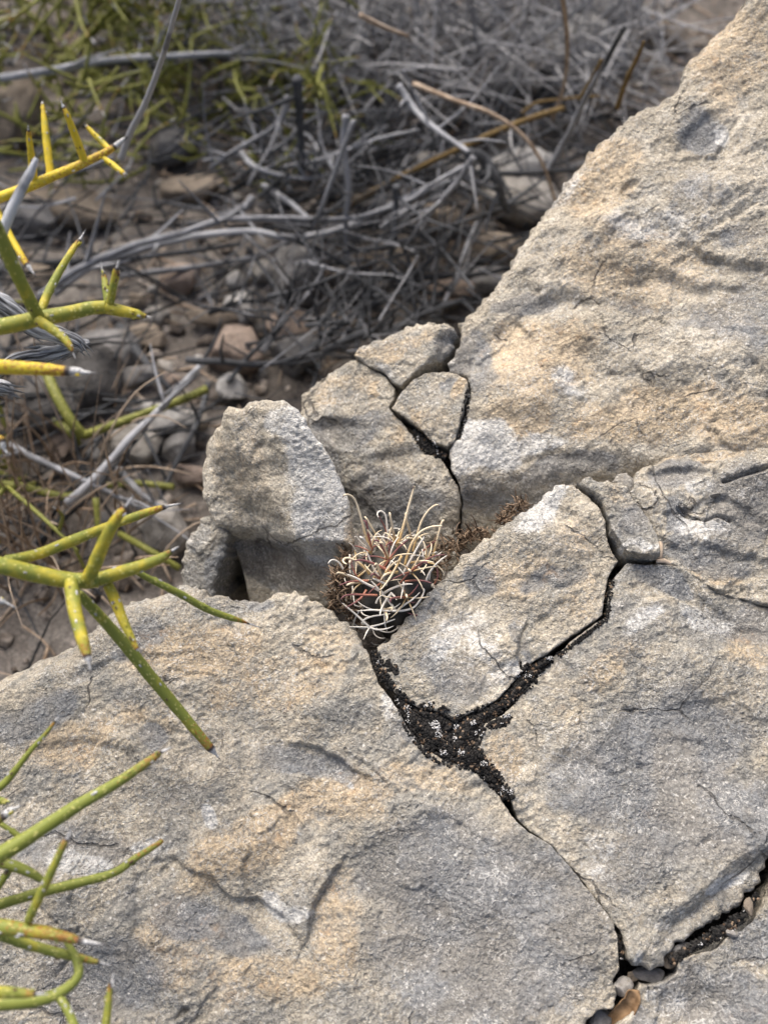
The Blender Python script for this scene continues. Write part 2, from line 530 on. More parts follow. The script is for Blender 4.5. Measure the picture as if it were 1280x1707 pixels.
def relief(X, Y, q, feats):
    """large forms, X Y in photo pixels of the bedding plane; returns metres along the plane normal"""
    w = np.zeros(X.shape, np.float32)
    wx = fbm(q * 40 + 3.1, 3) * 9 + fbm(q * 190 + 8, 2) * 3.5; wy = fbm(q * 40 + 57.7, 3) * 9 + fbm(q * 190 + 21, 2) * 3.5
    Xw, Yw = X + wx, Y + wy
    for f in feats:
        k = f[0]
        if k == 'step':            # pts, drop on the right-hand side, softness px, reach px
            _, pts, h, soft, reach = f
            pts = np.array(pts, float)
            m = (X > pts[:, 0].min() - reach) & (X < pts[:, 0].max() + reach) & (Y > pts[:, 1].min() - reach) & (Y < pts[:, 1].max() + reach)
            if not m.any(): continue
            D, s, par = seg_dist(Xw[m], Yw[m], pts)
            end = np.sin(np.pi * np.clip(par, .02, .98)) ** .5
            w[m] += -h * end * np.where(s > 0, sstep(0, soft, D) * np.clip(1 - (D - soft) / reach, 0, 1) ** 1.5, -.12 * np.clip(1 - D / reach, 0, 1) ** 2)
        elif k == 'crease':        # p1, p2, slope on the right-hand side, softness px
            _, a, b, sl, soft = f
            d = np.array(b, float) - a; d /= np.linalg.norm(d)
            D = d[0] * (Yw - a[1]) - d[1] * (Xw - a[0])
            D = soft * np.log1p(np.exp(np.clip(D / soft, -30, 30)))
            w -= sl * D * .000262
        elif k == 'blob':
            _, x, y, rx, ry, an, h = f
            c, s_ = math.cos(R(an)), math.sin(R(an))
            u = ((Xw - x) * c + (Yw - y) * s_) / rx; v = (-(Xw - x) * s_ + (Yw - y) * c) / ry
            w += h * np.exp(-(u * u + v * v) * 1.5)
        elif k == 'pit':           # hollow with a firm rim
            _, x, y, rx, ry, an, h = f
            c, s_ = math.cos(R(an)), math.sin(R(an))
            u = ((Xw - x) * c + (Yw - y) * s_) / rx; v = (-(Xw - x) * s_ + (Yw - y) * c) / ry
            w -= h * sstep(1.15, .55, np.sqrt(u * u + v * v))
        elif k == 'groove':
            _, pts, h, wd = f
            D, s, par = seg_dist(X + wx * .35, Y + wy * .35, np.array(pts, float))
            w -= h * np.exp(-(D / wd) ** 2)
    return w

def tints(X, Y, q, blobs):
    T = np.zeros((len(X), 4), np.float32)
    wx = fbm(q * 30 + 9.1, 4) * 28; wy = fbm(q * 30 + 77.7, 4) * 28
    for (x, y, rx, ry, an, ch, a) in blobs:
        c, s_ = math.cos(R(an)), math.sin(R(an))
        u = ((X + wx - x) * c + (Y + wy - y) * s_) / rx; v = (-(X + wx - x) * s_ + (Y + wy - y) * c) / ry
        g = a * sstep(1.25, .6, np.sqrt(u * u + v * v))
        T[:, ch] = np.maximum(T[:, ch], g)
    return T

ROCKS = []
def rock(name, outline, p0, n, thick, label, feats=(), blobs=(), sp=.00062, rough=.0011, r0=.0006,
         amp=(.0022, .0009, .00042), seed=0, cat='rock', lift=0.0, tilt=(0, 0), strat=0.0, group=None, tone=0.0, aniso=20):
    p0 = p0 + n * lift
    o = np.array([(a[0], a[1]) for a in outline], float)
    rad = np.array([(a[2] if len(a) > 2 else r0) for a in outline], float)
    W = hit(o[:, 0], o[:, 1], p0, n)
    e1 = np.cross(np.array([0, 1.0, 0]), n); e1 /= np.linalg.norm(e1)
    e2 = np.cross(n, e1)
    uv = np.stack([(W - p0) @ e1, (W - p0) @ e2], 1)
    # resample the outline and break it up
    nxt = np.roll(uv, -1, 0); rn = np.roll(rad, -1)
    pu = []; pr = []
    for a, b, ra, rb in zip(uv, nxt, rad, rn):
        L = np.linalg.norm(b - a); k = max(1, int(L / .0011))
        for i in range(k):
            pu.append(a + (b - a) * i / k); pr.append(ra + (rb - ra) * i / k)
    pu = np.array(pu); pr = np.array(pr)
    tg = np.roll(pu, -1, 0) - np.roll(pu, 1, 0); tg /= np.linalg.norm(tg, axis=1, keepdims=True) + 1e-12
    nn = np.stack([tg[:, 1], -tg[:, 0]], 1)
    q = np.concatenate([pu, np.full((len(pu), 1), seed * 3.7)], 1)
    dsp = fbm(q * 85, 2) * .55 + fbm(q * 300 + 5, 3) * .65
    pu = pu + nn * (dsp * rough * np.clip(pr / .0014, .55, 2.2))[:, None]
    A = pu; B = np.roll(pu, -1, 0)
    # grid
    lo = pu.min(0) - 2 * sp; hi = pu.max(0) + 2 * sp
    nu = int((hi[0] - lo[0]) / sp) + 2; nv = int((hi[1] - lo[1]) / sp) + 2
    us = lo[0] + np.arange(nu) * sp; vs = lo[1] + np.arange(nv) * sp
    inside = np.zeros((nv, nu), bool)
    for j in range(nv):
        m = (A[:, 1] > vs[j]) != (B[:, 1] > vs[j])
        xs = np.sort(A[m, 0] + (vs[j] - A[m, 1]) / (B[m, 1] - A[m, 1]) * (B[m, 0] - A[m, 0]))
        inside[j] = np.searchsorted(xs, us) % 2 == 1
    U, Vv = np.meshgrid(us, vs)
    def dist(p, idx=None):
        D = np.empty(len(p), np.float32); near = np.empty((len(p), 2), np.float32); rr = np.empty(len(p), np.float32)
        d = B - A; L2 = (d * d).sum(1) + 1e-15
        for k in range(0, len(p), 4000):
            x = p[k:k + 4000]
            rx = x[:, None, 0] - A[None, :, 0]; ry = x[:, None, 1] - A[None, :, 1]
            u = np.clip((rx * d[:, 0] + ry * d[:, 1]) / L2, 0, 1)
            dd = (rx - u * d[:, 0]) ** 2 + (ry - u * d[:, 1]) ** 2
            m = dd.argmin(1); ii = np.arange(len(x))
            D[k:k + 4000] = np.sqrt(dd[ii, m])
            near[k:k + 4000] = A[m] + d[m] * u[ii, m][:, None]
            rr[k:k + 4000] = pr[m]
        return D, near, rr
    cs = 10
    cu, cv = np.arange(0, nu, cs), np.arange(0, nv, cs)
    cp = np.stack([U[np.ix_(cv, cu)].ravel(), Vv[np.ix_(cv, cu)].ravel()], 1)
    cD = dist(cp)[0].reshape(len(cv), len(cu))
    cDf = np.repeat(np.repeat(cD, cs, 0), cs, 1)[:nv, :nu]
    band = cDf < pr.max() * 1.05 + sp * cs * 1.5
    DD = np.full((nv, nu), 1.0, np.float32); RR = np.full((nv, nu), .002, np.float32)
    near = np.stack([U, Vv], -1).astype(np.float32)
    bi = np.nonzero(band)
    d_, n_, r_ = dist(np.stack([U[bi], Vv[bi]], 1))
    DD[bi] = d_; RR[bi] = r_
    outm = band & ~inside
    near_all = np.stack([U, Vv], -1)
    tmp = near_all[bi]; msk = ~inside[bi]; tmp[msk] = n_[msk]; near_all[bi] = tmp
    DD[~inside] = 0
    cell = inside[:-1, :-1] | inside[1:, :-1] | inside[:-1, 1:] | inside[1:, 1:]
    cj, ci = np.nonzero(cell)
    idx = np.stack([cj * nu + ci, cj * nu + ci + 1, (cj + 1) * nu + ci + 1, (cj + 1) * nu + ci], 1)
    used, inv = np.unique(idx, return_inverse=True)
    Q = inv.reshape(-1, 4)
    uvp = near_all.reshape(-1, 2)[used]; Dp = DD.ravel()[used]; Rp = RR.ravel()[used]
    base = p0 + uvp[:, :1] * e1 + uvp[:, 1:] * e2
    X, Y = project(base)
    qq = np.concatenate([uvp, np.full((len(uvp), 1), seed * 1.31)], 1)
    w = relief(X, Y, qq, feats).astype(np.float64)
    w += uvp[:, 0] * tilt[0] + uvp[:, 1] * tilt[1]
    x = np.clip(1 - Dp / Rp, 0, 1)
    w -= Rp * (1 - np.sqrt(np.clip(1 - x * x, 0, 1))) * .92
    # weathering relief
    w += amp[0] * fbm(qq * 28, 3, .5)
    T = tints(X, Y, qq, blobs)
    ms = (.55 + .45 * sstep(-.3, .4, fbm(qq * 22 + 40, 2))) * (1 - .6 * T[:, 1])
    wq = uvp + np.stack([fbm(qq * 55 + 3, 3), fbm(qq * 55 + 91, 3)], 1) * .0055 + np.stack([fbm(qq * 260 + 3, 2), fbm(qq * 260 + 91, 2)], 1) * .0012
    chip = sstep(-.25, .35, fbm(qq * 26 + 140, 2))
    w += amp[1] * .75 * (1 - .4 * T[:, 1]) * facets(wq[:, 0], wq[:, 1], .024, seed)
    w += amp[1] * .50 * ms * chip * facets(wq[:, 0], wq[:, 1] * 1.5, .0085, seed + 3)
    ar = R(aniso)
    qa = np.stack([(qq[:, 0] * math.cos(ar) + qq[:, 1] * math.sin(ar)) * 75, (-qq[:, 0] * math.sin(ar) + qq[:, 1] * math.cos(ar)) * 190, qq[:, 2]], 1)
    w += amp[1] * .50 * ms * ridged(qa + fbm(qq * 60, 2)[:, None] * .35, 3, .55)
    w += amp[2] * .85 * ms * ridged(qq * 420 + fbm(qq * 200, 2)[:, None] * .4, 3, .6)
    pit = fbm(qq * 260 + 12.5, 2)
    w -= amp[2] * 1.5 * ms * sstep(.3, .6, pit)
    if strat:                                    # low ragged steps where thin layers have flaked away
        z = fbm(qq * 17 + 71, 4, .55) * 3.2
        fr = z - np.floor(z)
        w += strat * (np.floor(z) + sstep(.42, .58, fr) - z * .6)
    top = base + n * w[:, None]
    # sides
    ed = np.concatenate([Q[:, [0, 1]], Q[:, [1, 2]], Q[:, [2, 3]], Q[:, [3, 0]]])
    key = np.minimum(ed[:, 0], ed[:, 1]).astype(np.int64) * (len(used) + 1) + np.maximum(ed[:, 0], ed[:, 1])
    _, first, cnt = np.unique(key, return_index=True, return_counts=True)
    be = ed[first[cnt == 1]]
    bv, binv = np.unique(be, return_inverse=True)
    be2 = binv.reshape(-1, 2)
    rings = [.0012, .003, .006, .011, .02, .04, .09, thick]
    rings = [k for k in rings if k < thick] + [thick]
    allV = [top]; allQ = [Q]; prev = bv; cur = len(top)
    cen = uvp.mean(0)
    D_, nr_, _ = None, None, None
    for k, dep in enumerate(rings):
        pb = top[bv] - n * dep
        jit = fbm(np.concatenate([uvp[bv] * 160, np.full((len(bv), 1), dep * 210 + seed)], 1), 3)
        inn = cen - uvp[bv]; inn /= np.linalg.norm(inn, axis=1, keepdims=True) + 1e-9
        amt = (.0012 * jit + .0004) * min(1, dep / .006) + (.004 if dep > .03 else 0)
        pb = pb + (inn[:, :1] * e1 + inn[:, 1:] * e2) * np.reshape(amt, (-1, 1))
        idn = cur + np.arange(len(bv))
        allV.append(pb); cur += len(bv)
        allQ.append(np.stack([prev[be2[:, 1]] if k else prev[be2[:, 1]], prev[be2[:, 0]], idn[be2[:, 0]], idn[be2[:, 1]]], 1))
        prev = idn
    V = np.concatenate(allV)
    T = np.concatenate([T, np.tile(T[bv], (len(rings), 1))])
    ROCKS.append((V, np.concatenate(allQ)))
    org = p0 + uvp[:, :1].mean() * e1 + uvp[:, 1:].mean() * e2 - n * thick
    me = mk_mesh(name, V - org, np.concatenate(allQ), None, M['rock'], {'tint': T, 'tone': np.full(len(T), tone)})
    ob = link(name, me, None, org)
    return props(ob, label=label, cat=cat, group=group, kind='thing')

OCH, GRY, PAL, DRK = 0, 1, 2, 3
# ------------------------------------------------------------------ the ground
def sinh_axis(c, lim, n, k):
    u = np.linspace(-1, 1, n)
    return c + lim * np.sinh(k * u) / np.sinh(k)
gx = sinh_axis(0.0, 60, 330, 6.6); gy = sinh_axis(0.5, 60, 330, 6.6)
GX, GY = np.meshgrid(gx, gy)
gp = np.stack([GX.ravel(), GY.ravel(), np.zeros(GX.size)], 1)
def ground_h(p):
    p = np.asarray(p, float).reshape(-1, 3) * [1, 1, 0]
    r = np.hypot(p[:, 0], p[:, 1] - .5)
    near = np.exp(-(r / 2.5) ** 2)
    return GROUND + near * (.012 * fbm(p * 7, 3) + .004 * fbm(p * 45 + 3, 3)) + (1 - near) * .10 * fbm(p * .35, 4) + .02 * np.clip(r - 2, 0, 20)
gp[:, 2] = ground_h(gp)
ni = np.arange(329)[:, None] * 330 + np.arange(329)[None]
gq = np.stack([ni, ni + 1, ni + 331, ni + 330], -1).reshape(-1, 4)
props(link('ground', mk_mesh('ground', gp, gq, None, M['soil'])), kind='structure', label='bare grey brown desert soil behind and below the rocks')
# earth that packs the joints deep between the rocks
bx = np.linspace(-.20, .50, 120); by = np.linspace(-.30, .40, 120)
BX, BY = np.meshgrid(bx, by)
bz = PF[2] - (NF[0] * (BX - PF[0]) + NF[1] * (BY - PF[1])) / NF[2] - .055
e = np.minimum(np.minimum(BX + .16, .46 - BX), np.minimum(BY + .26, .10 - BY - 0 * BX))
lx, ly = project(np.stack([BX, BY, bz], -1))
e = np.where((ly < np.interp(lx, [-400, 0, 330, 420, 560, 760, 1300], [1420, 1260, 1120, 1060, 900, 640, 0])), -1, e)
bz = np.where(e > 0, bz, GROUND - .03) * sstep(-.02, .03, e) + (GROUND - .03) * (1 - sstep(-.02, .03, e))
bp = np.stack([BX.ravel(), BY.ravel(), bz.ravel()], 1)
bp[:, 2] += .006 * fbm(bp * 40, 4)
ni = np.arange(119)[:, None] * 120 + np.arange(119)[None]
props(link('subsoil', mk_mesh('subsoil', bp, np.stack([ni, ni + 1, ni + 121, ni + 120], -1).reshape(-1, 4), None, M['soil'])), kind='structure')

# ------------------------------------------------------------------ the cracked limestone
S_ = .018
front = [(-170, 1190, S_), (-60, 1140, S_), (0, 1108, S_), (60, 1082, S_), (130, 1046, .012), (180, 1002, .010), (240, 985, .008), (300, 963, .007), (330, 972, .004), (352, 988, .003), (400, 996, .003),
         (440, 1000, .003), (462, 985, .004), (490, 979, .004), (520, 1000, .003), (552, 1018, .003), (575, 1033, .003), (592, 1055, .003), (603, 1072, .003), (612, 1083), (619, 1105), (631, 1140), (648, 1162),
         (664, 1184), (680, 1214), (700, 1240), (735, 1264), (760, 1272), (790, 1285), (815, 1305), (835, 1330), (846, 1350), (859, 1369, .0009), (882, 1388, .0005), (920, 1411, .0005),
         (960, 1457, .0005), (994, 1501, .0005), (1021, 1538, .0006), (1028, 1560), (1030, 1590), (1031, 1617), (1020, 1635), (1028, 1660), (1020, 1682), (998, 1684), (978, 1700), (965, 1735), (900, 1960), (300, 1990, .006), (-180, 1940, .01), (-260, 1700, S_), (-310, 1480, S_), (-270, 1300, S_)]
wedge = [(628, 1078), (634, 1108), (648, 1138), (662, 1159), (685, 1173), (705, 1182), (728, 1186), (745, 1195), (760, 1205), (775, 1192), (800, 1183), (830, 1165), (852, 1140), (868, 1122), (885, 1106), (912, 1089),
         (938, 1071), (968, 1050), (1003, 1024), (1009, 990), (1014, 962), (1022, 945), (1029, 935), (1018, 915), (1010, 895), (1007, 872), (998, 850), (985, 833, .0014), (970, 821, .001), (957, 812, .001), (948, 803, .004), (938, 798, .005),
         (915, 815, .006), (888, 838, .006), (850, 866, .006), (800, 900, .006), (762, 935, .005), (735, 965, .004), (705, 1000, .004), (680, 1026, .004), (655, 1055, .003), (640, 1075, .003)]
wfrag = [(961, 807, .004), (972, 817, .001), (987, 828, .0012), (1002, 846, .0016), (1012, 872), (1015, 892), (1027, 911), (1043, 930), (1070, 933), (1094, 934), (1089, 906), (1074, 873), (1053, 847), (1040, 822), (1026, 811, .004), (1000, 802, .005), (975, 799, .005)]
right = [(798, 1213), (816, 1202), (840, 1191), (861, 1166), (886, 1134), (918, 1096), (970, 1056), (1010, 1028), (1015, 1000), (1021, 966), (1044, 941), (1070, 941), (1095, 942), (1130, 945, .0005), (1199, 987, .0005),
         (1290, 1013, .0005), (1420, 1044, .001), (1660, 1099, .002), (1715, 1150, .006), (1670, 1232, .006), (1420, 1300, .004), (1320, 1395, .006), (1285, 1440, .006), (1262, 1480, .005), (1240, 1510, .005), (1200, 1540, .005), (1168, 1556, .004), (1132, 1568, .004), (1112, 1590, .004),
         (1108, 1612, .004), (1085, 1618, .004), (1062, 1613, .004), (1046, 1600), (1041, 1575), (1036, 1552), (1023, 1537, .0006), (995, 1499, .0005), (961, 1456, .0005), (921, 1410, .0005), (884, 1386, .0005), (863, 1364, .0009), (852, 1335), (840, 1310), (815, 1285), (796, 1262), (788, 1248), (798, 1232)]
lowr = [(1735, 1400, .006), (1690, 1272, .006), (1420, 1340, .004), (1310, 1440, .004), (1287, 1482), (1272, 1510), (1258, 1532), (1240, 1552), (1215, 1560), (1196, 1582), (1165, 1592), (1132, 1596), (1130, 1622), (1106, 1638), (1082, 1643), (1067, 1641), (1061, 1656), (1064, 1676),
        (1046, 1697), (1022, 1713), (1010, 1742), (1000, 1960), (1500, 1960, .006), (1660, 1900, .006), (1700, 1650, .006)]
upr = [(1048, 824), (1059, 846), (1081, 871), (1095, 905), (1101, 934), (1131, 943.5, .0005), (1200, 985.5, .0005), (1290, 1011.5, .0005), (1420, 1041, .001), (1660, 1096, .002), (1725, 1010, .006), (1690, 860, .006), (1740, 760, .006), (1640, 690, .006), (1420, 690, .006), (1290, 735, .006), (1250, 722, .006), (1200, 724, .006), (1150, 735, .006),
       (1110, 755, .005), (1072, 776, .005), (1060, 795, .004)]
B_ = .012
boulder = [(1275, -60, B_), (1238, 0, B_), (1195, 40, B_), (1155, 78, .009), (1140, 110, .009), (1128, 142, .010), (1080, 166, B_), (1030, 195, B_), (990, 228, B_), (955, 270, B_), (932, 300, B_), (902, 345, B_), (860, 408, B_), (838, 440, B_),
           (788, 498, B_), (755, 526, .008), (766, 550, .002), (761, 576, .002), (745, 602, .002), (741, 616, .003), (760, 618), (781, 627), (785, 655), (776, 691), (768, 727), (748, 750), (752, 780, .0006), (765, 806, .0006), (766, 831, .0006), (758, 871, .0006),
           (755, 1000), (1000, 1020), (1420, 960), (1690, 930, B_), (1760, 760, B_), (1700, 520, B_), (1740, 300, B_), (1640, 90, B_), (1560, -120, B_), (1420, -150, B_)]
shoulder = [(496, 650, .006), (520, 627, .006), (560, 601, .006), (588, 597, .001), (612, 609, .0006), (638, 623, .0006), (659, 648, .0008), (656, 663), (647, 680), (668, 702), (688, 728), (702, 750), (733, 763), (748, 786, .0014), (762, 808, .0014),
            (763, 832, .0014), (754, 870, .0014), (742, 1000), (560, 1000), (515, 900), (490, 800), (488, 700, .006)]
topf = [(590, 593), (606, 574, .004), (632, 558, .005), (656, 549, .005), (690, 533, .005), (722, 534, .005), (745, 534, .005), (758, 548, .003), (752, 575, .003), (734, 592, .003), (712, 607), (690, 622), (668, 644), (656, 638), (638, 620, .0014), (612, 606, .0014)]
diam = [(670, 652), (689, 633), (712, 621), (738, 620), (765, 624), (777, 633), (781, 655), (771, 690), (763, 720), (756, 738), (742, 744), (722, 738), (706, 720), (679, 699), (653, 680)]
ustone = [(363, 688, .004), (377, 677, .004), (401, 678, .005), (412, 668, .006), (439, 664, .006), (471, 668, .006), (492, 680, .006), (511, 700, .0035), (525, 725, .0035), (542, 746, .0035), (556, 770, .0035), (569, 800, .0035), (582, 830, .0035), (586, 860, .0035), (592, 885, .0035),
          (592, 910, .0035), (581, 950, .0035), (568, 1000, .0035), (552, 1060), (480, 1080), (420, 1080), (402, 1000), (387, 955, .003), (363, 915, .003), (340, 882, .004), (326, 850, .006), (326, 825, .006), (322, 800, .006), (330, 770, .006), (331, 748, .006), (346, 722, .006), (361, 706, .005)]
bstone = [(300, 1000, .004), (299, 955, .004), (303, 915, .004), (316, 890, .004), (335, 864, .004), (362, 850, .004), (380, 890, .003), (368, 940, .003), (352, 985, .003), (348, 1080), (300, 1080)]

NU = nrm(.12, -.68, .72)
NV = nrm(-.20, -.60, .77)
rock('limestone_boulder', boulder, PB, NB, .33, 'large tan limestone boulder sloping up at the right behind the cracked slabs', sp=.00075, r0=.0022, tone=0.05, seed=1, cat='boulder',
     amp=(.0045, .0013, .0005), rough=.0014, strat=.0004,
     feats=[('crease', (690, 805), (1075, 765), 1.15, 7), ('crease', (1060, 40), (760, 470), .35, 50),
            ('pit', 1172, 222, 56, 30, -25, .0032), ('step', [(1215, 200), (1190, 255), (1120, 262)][::-1], .002, 5, 50), ('pit', 1052, 312, 20, 8, -35, .0022), ('pit', 1105, 245, 20, 24, 0, .002),
            ('step', [(1150, 400), (1175, 425), (1230, 436), (1330, 448)], .004, 9, 90), ('step', [(1400, 330), (1240, 365), (1185, 395)], .003, 10, 60),
            ('step', [(760, 590), (850, 520), (930, 480), (1010, 490)], .003, 20, 60), ('step', [(1000, 470), (1090, 440), (1180, 470), (1290, 470)], .003, 20, 60),
            ('step', [(860, 765), (930, 745), (1060, 758)], .002, 16, 60), ('blob', 1120, 600, 160, 60, -12, .004), ('blob', 880, 640, 90, 60, -20, .004), ('blob', 1210, 330, 90, 40, 0, .004),
            ('blob', 1000, 380, 100, 40, -40, .005), ('groove', [(1186, 300), (1182, 350)], .0015, 4), ('blob', 800, 740, 70, 40, 0, .003)],
     blobs=[(900, 600, 110, 80, -20, OCH, .9), (1060, 440, 150, 80, 10, OCH, .65), (860, 690, 70, 50, 0, OCH, .95), (1100, 690, 170, 50, -6, OCH, .9), (1230, 700, 110, 45, 0, OCH, .9), (1220, 90, 90, 110, 0, OCH, .7),
            (1000, 300, 90, 70, -40, OCH, .75), (880, 500, 70, 22, -18, GRY, .8), (1172, 220, 52, 32, -25, GRY, .9), (1230, 540, 90, 60, 0, GRY, .6), (775, 610, 45, 60, 0, GRY, .7), (860, 820, 120, 40, 0, GRY, .65), (960, 780, 100, 22, -5, GRY, .9),  # the last two greys paint shade onto the steep undercut foot
            (800, 745, 80, 38, 0, PAL, .75), (900, 735, 70, 22, 0, PAL, .65), (950, 640, 40, 30, 0, PAL, .5), (1100, 380, 110, 40, 0, PAL, .45), (940, 300, 30, 60, 35, PAL, .5), (1210, 212, 18, 22, 0, PAL, .8), (1180, 225, 26, 12, -25, DRK, .15), (1165, 330, 60, 30, 0, GRY, .5), (1240, 400, 60, 22, 0, GRY, .5), (1050, 505, 60, 20, 0, GRY, .5)])
rock('limestone_block', shoulder, PB, NB, .2, 'pale rock shoulder between the upright stone and the diamond shaped fragment', tone=0.02, seed=2, amp=(.003, .0012, .0005),
     feats=[('crease', (500, 745), (760, 810), .75, 22), ('crease', (600, 560), (480, 760), .35, 40), ('step', [(510, 700), (560, 685), (620, 700)], .003, 14, 70), ('step', [(610, 750), (660, 745), (705, 730)], .003, 18, 70), ('pit', 555, 720, 40, 24, 25, .003)],
     blobs=[(560, 660, 60, 30, -20, OCH, .5), (625, 665, 14, 20, 0, OCH, .9), (650, 730, 35, 16, 50, OCH, .6), (540, 760, 40, 60, 0, GRY, .9), (660, 830, 110, 50, 0, GRY, .7), (600, 720, 60, 25, 0, GRY, .6), (560, 800, 16, 50, -20, DRK, .25)])  # the lower greys put the steep face's shade into the colour
rock('limestone_fragment', topf, PB, NB, .05, 'flat jagged topped rock fragment above the gaping crack at the boulder edge', tone=0.04, seed=3, lift=.002, amp=(.003, .0012, .0005),
     feats=[('step', [(760, 540), (735, 560), (722, 590), (700, 615)][::-1], .005, 14, 90), ('crease', (640, 530), (560, 620), .3, 25)],
     blobs=[(660, 575, 60, 25, -15, OCH, .8), (740, 575, 30, 40, 30, GRY, .8), (640, 612, 30, 12, 20, PAL, .5)])  # grey on the right is painted shade of the dropping face
rock('limestone_fragment', diam, PB, NB, .05, 'diamond shaped rock fragment framed by black cracks', tone=0.04, seed=4, lift=.0035, amp=(.002, .0011, .0005),
     feats=[('blob', 720, 690, 50, 40, 0, .002)], blobs=[(770, 650, 14, 24, 20, OCH, .9), (675, 685, 26, 10, 40, OCH, .7), (720, 680, 40, 30, 0, OCH, .35), (745, 640, 20, 12, 0, GRY, .7), (712, 655, 30, 16, 0, PAL, .3)])
rock('upright_stone', ustone, P(460, 850, .415), NU, .045, 'upright pale rounded stone leaning beside the cactus', rough=.0005, tone=.085, seed=5, amp=(.0012, .0007, .0004), sp=.0006,
     feats=[('crease', (489, 905), (462, 680), .5, 2), ('crease', (345, 898), (492, 905), 1.6, 1.2), ('crease', (492, 900), (560, 1012), 1.1, 2), ('crease', (418, 905), (425, 690), -.22, 3), ('crease', (400, 660), (332, 800), .45, 6), ('crease', (330, 760), (390, 930), -.0, 10),
            ('pit', 440, 795, 40, 22, -15, .0018), ('step', [(410, 780), (418, 740), (440, 728), (462, 750)], .0015, 8, 50), ('crease', (556, 790), (586, 960), .8, 5)],
     blobs=[(518, 780, 52, 130, -14, PAL, 1.0), (525, 870, 48, 80, -14, PAL, .95), (470, 700, 30, 30, 0, PAL, .6), (390, 790, 60, 90, 0, OCH, .45), (440, 800, 40, 24, 0, DRK, .35), (470, 965, 75, 56, 0, GRY, 1.1), (455, 962, 74, 52, 0, DRK, .6), (575, 930, 14, 90, 8, OCH, .7), (520, 780, 25, 22, 0, GRY, .5), (390, 935, 40, 20, 30, GRY, .8), (450, 760, 30, 30, 0, DRK, .22)])  # grey and dark on the lower face paint in its shade
rock('grey_stone', bstone, P(350, 930, .470), NV, .06, 'small grey stone with shade painted on its right side, tucked behind the upright stone', seed=6, amp=(.003, .0014, .0005), sp=.0007,
     feats=[('crease', (352, 890), (345, 1010), -.0, 5), ('crease', (368, 880), (335, 1010), -.0, 5), ('crease', (352, 905), (350, 1010), .0, 5)],
     blobs=[(380, 960, 50, 50, 0, GRY, 1.0), (320, 960, 20, 40, 0, GRY, .5), (330, 900, 30, 20, 0, PAL, .4)])  # strong grey colours the right side as if in shadow
rock('limestone_block', upr, PF, NF, .12, 'weathered grey rock block at the right edge under the boulder', tone=-0.01, seed=7, lift=.002, amp=(.004, .0015, .0005), strat=.0006,
     feats=[('groove', [(1128, 848), (1150, 862), (1172, 866), (1195, 862), (1216, 868)], .0028, 2.2), ('groove', [(1205, 805), (1240, 795), (1265, 787), (1290, 772)], .004, 3), ('step', [(1060, 800), (1110, 778), (1160, 770), (1200, 790)], .003, 10, 60),
            ('step', [(1120, 850), (1160, 830), (1220, 830), (1290, 870)], .003, 10, 60), ('step', [(1110, 900), (1160, 898), (1230, 915), (1300, 940)], .002, 9, 50), ('groove', [(1216, 868), (1260, 890), (1300, 900)], .001, 3), ('blob', 1250, 780, 60, 40, 0, .004), ('groove', [(1190, 984), (1212, 986)], .003, 2.5), ('crease', (1300, 745), (1040, 800), .6, 14)],
     blobs=[(1115, 795, 55, 30, -10, GRY, .9), (1235, 840, 60, 70, 10, GRY, .9), (1180, 915, 100, 30, 10, GRY, .8), (1120, 860, 30, 30, 0, GRY, .9), (1180, 750, 90, 20, -5, OCH, .7), (1170, 880, 60, 14, 5, PAL, .5), (1200, 945, 70, 14, 12, OCH, .6), (1170, 815, 30, 20, 0, PAL, .5)])
rock('limestone_block', wedge, PF, NF, .10, 'wedge shaped rock block right of the cactus, tip down at the black moss', tone=0.02, seed=8, lift=.0015, amp=(.0032, .0013, .0005),
     feats=[('step', [(905, 812), (935, 835), (968, 850), (985, 880)], .0015, 8, 50), ('groove', [(868, 1112), (866, 1085), (870, 1058), (880, 1040)], .0022, 3), ('step', [(870, 1060), (885, 1040), (920, 1015), (960, 985)], .0015, 8, 60), ('blob', 920, 900, 70, 50, 0, .004), ('blob', 800, 980, 60, 60, 0, -.003),
            ('crease', (900, 845), (690, 1060), -.0, 12), ('crease', (960, 820), (640, 1110), -.0, 10), ('step', [(1012, 1010), (990, 960), (985, 930)], .002, 8, 40), ('blob', 850, 1070, 60, 40, 0, .0025), ('step', [(830, 960), (880, 955), (930, 975), (985, 960)], .0016, 9, 50), ('pit', 955, 905, 22, 10, 20, .001)],
     blobs=[(860, 960, 70, 50, 20, OCH, .6), (950, 900, 50, 50, 0, OCH, .5), (960, 1000, 40, 50, 0, OCH, .6), (900, 850, 70, 28, -30, PAL, .75), (945, 812, 26, 12, 0, PAL, .9), (780, 1070, 70, 60, 0, PAL, .45), (920, 975, 60, 25, -5, GRY, .75), (790, 965, 36, 30, 0, GRY, .8), (700, 1010, 36, 30, 0, GRY, .6), (755, 1130, 60, 40, 20, GRY, .65), (830, 1110, 50, 30, 0, PAL, .4), (870, 1060, 12, 45, 0, GRY, .6), (690, 1080, 30, 30, 0, OCH, .4)])
rock('limestone_fragment', wfrag, PF, NF, .05, 'narrow loose rock fragment split off the right end of the wedge block', seed=9, lift=.0005, tilt=(.06, 0), amp=(.002, .0011, .0004),
     feats=[('groove', [(1020, 840), (1040, 900)], .0015, 5), ('step', [(1012, 850), (1040, 880), (1060, 900)], .0015, 6, 30)],
     blobs=[(1000, 815, 26, 14, 10, OCH, .6), (1045, 880, 24, 30, -20, GRY, .9), (1060, 918, 30, 8, 0, PAL, .7), (1025, 850, 14, 30, -20, OCH, .4)])
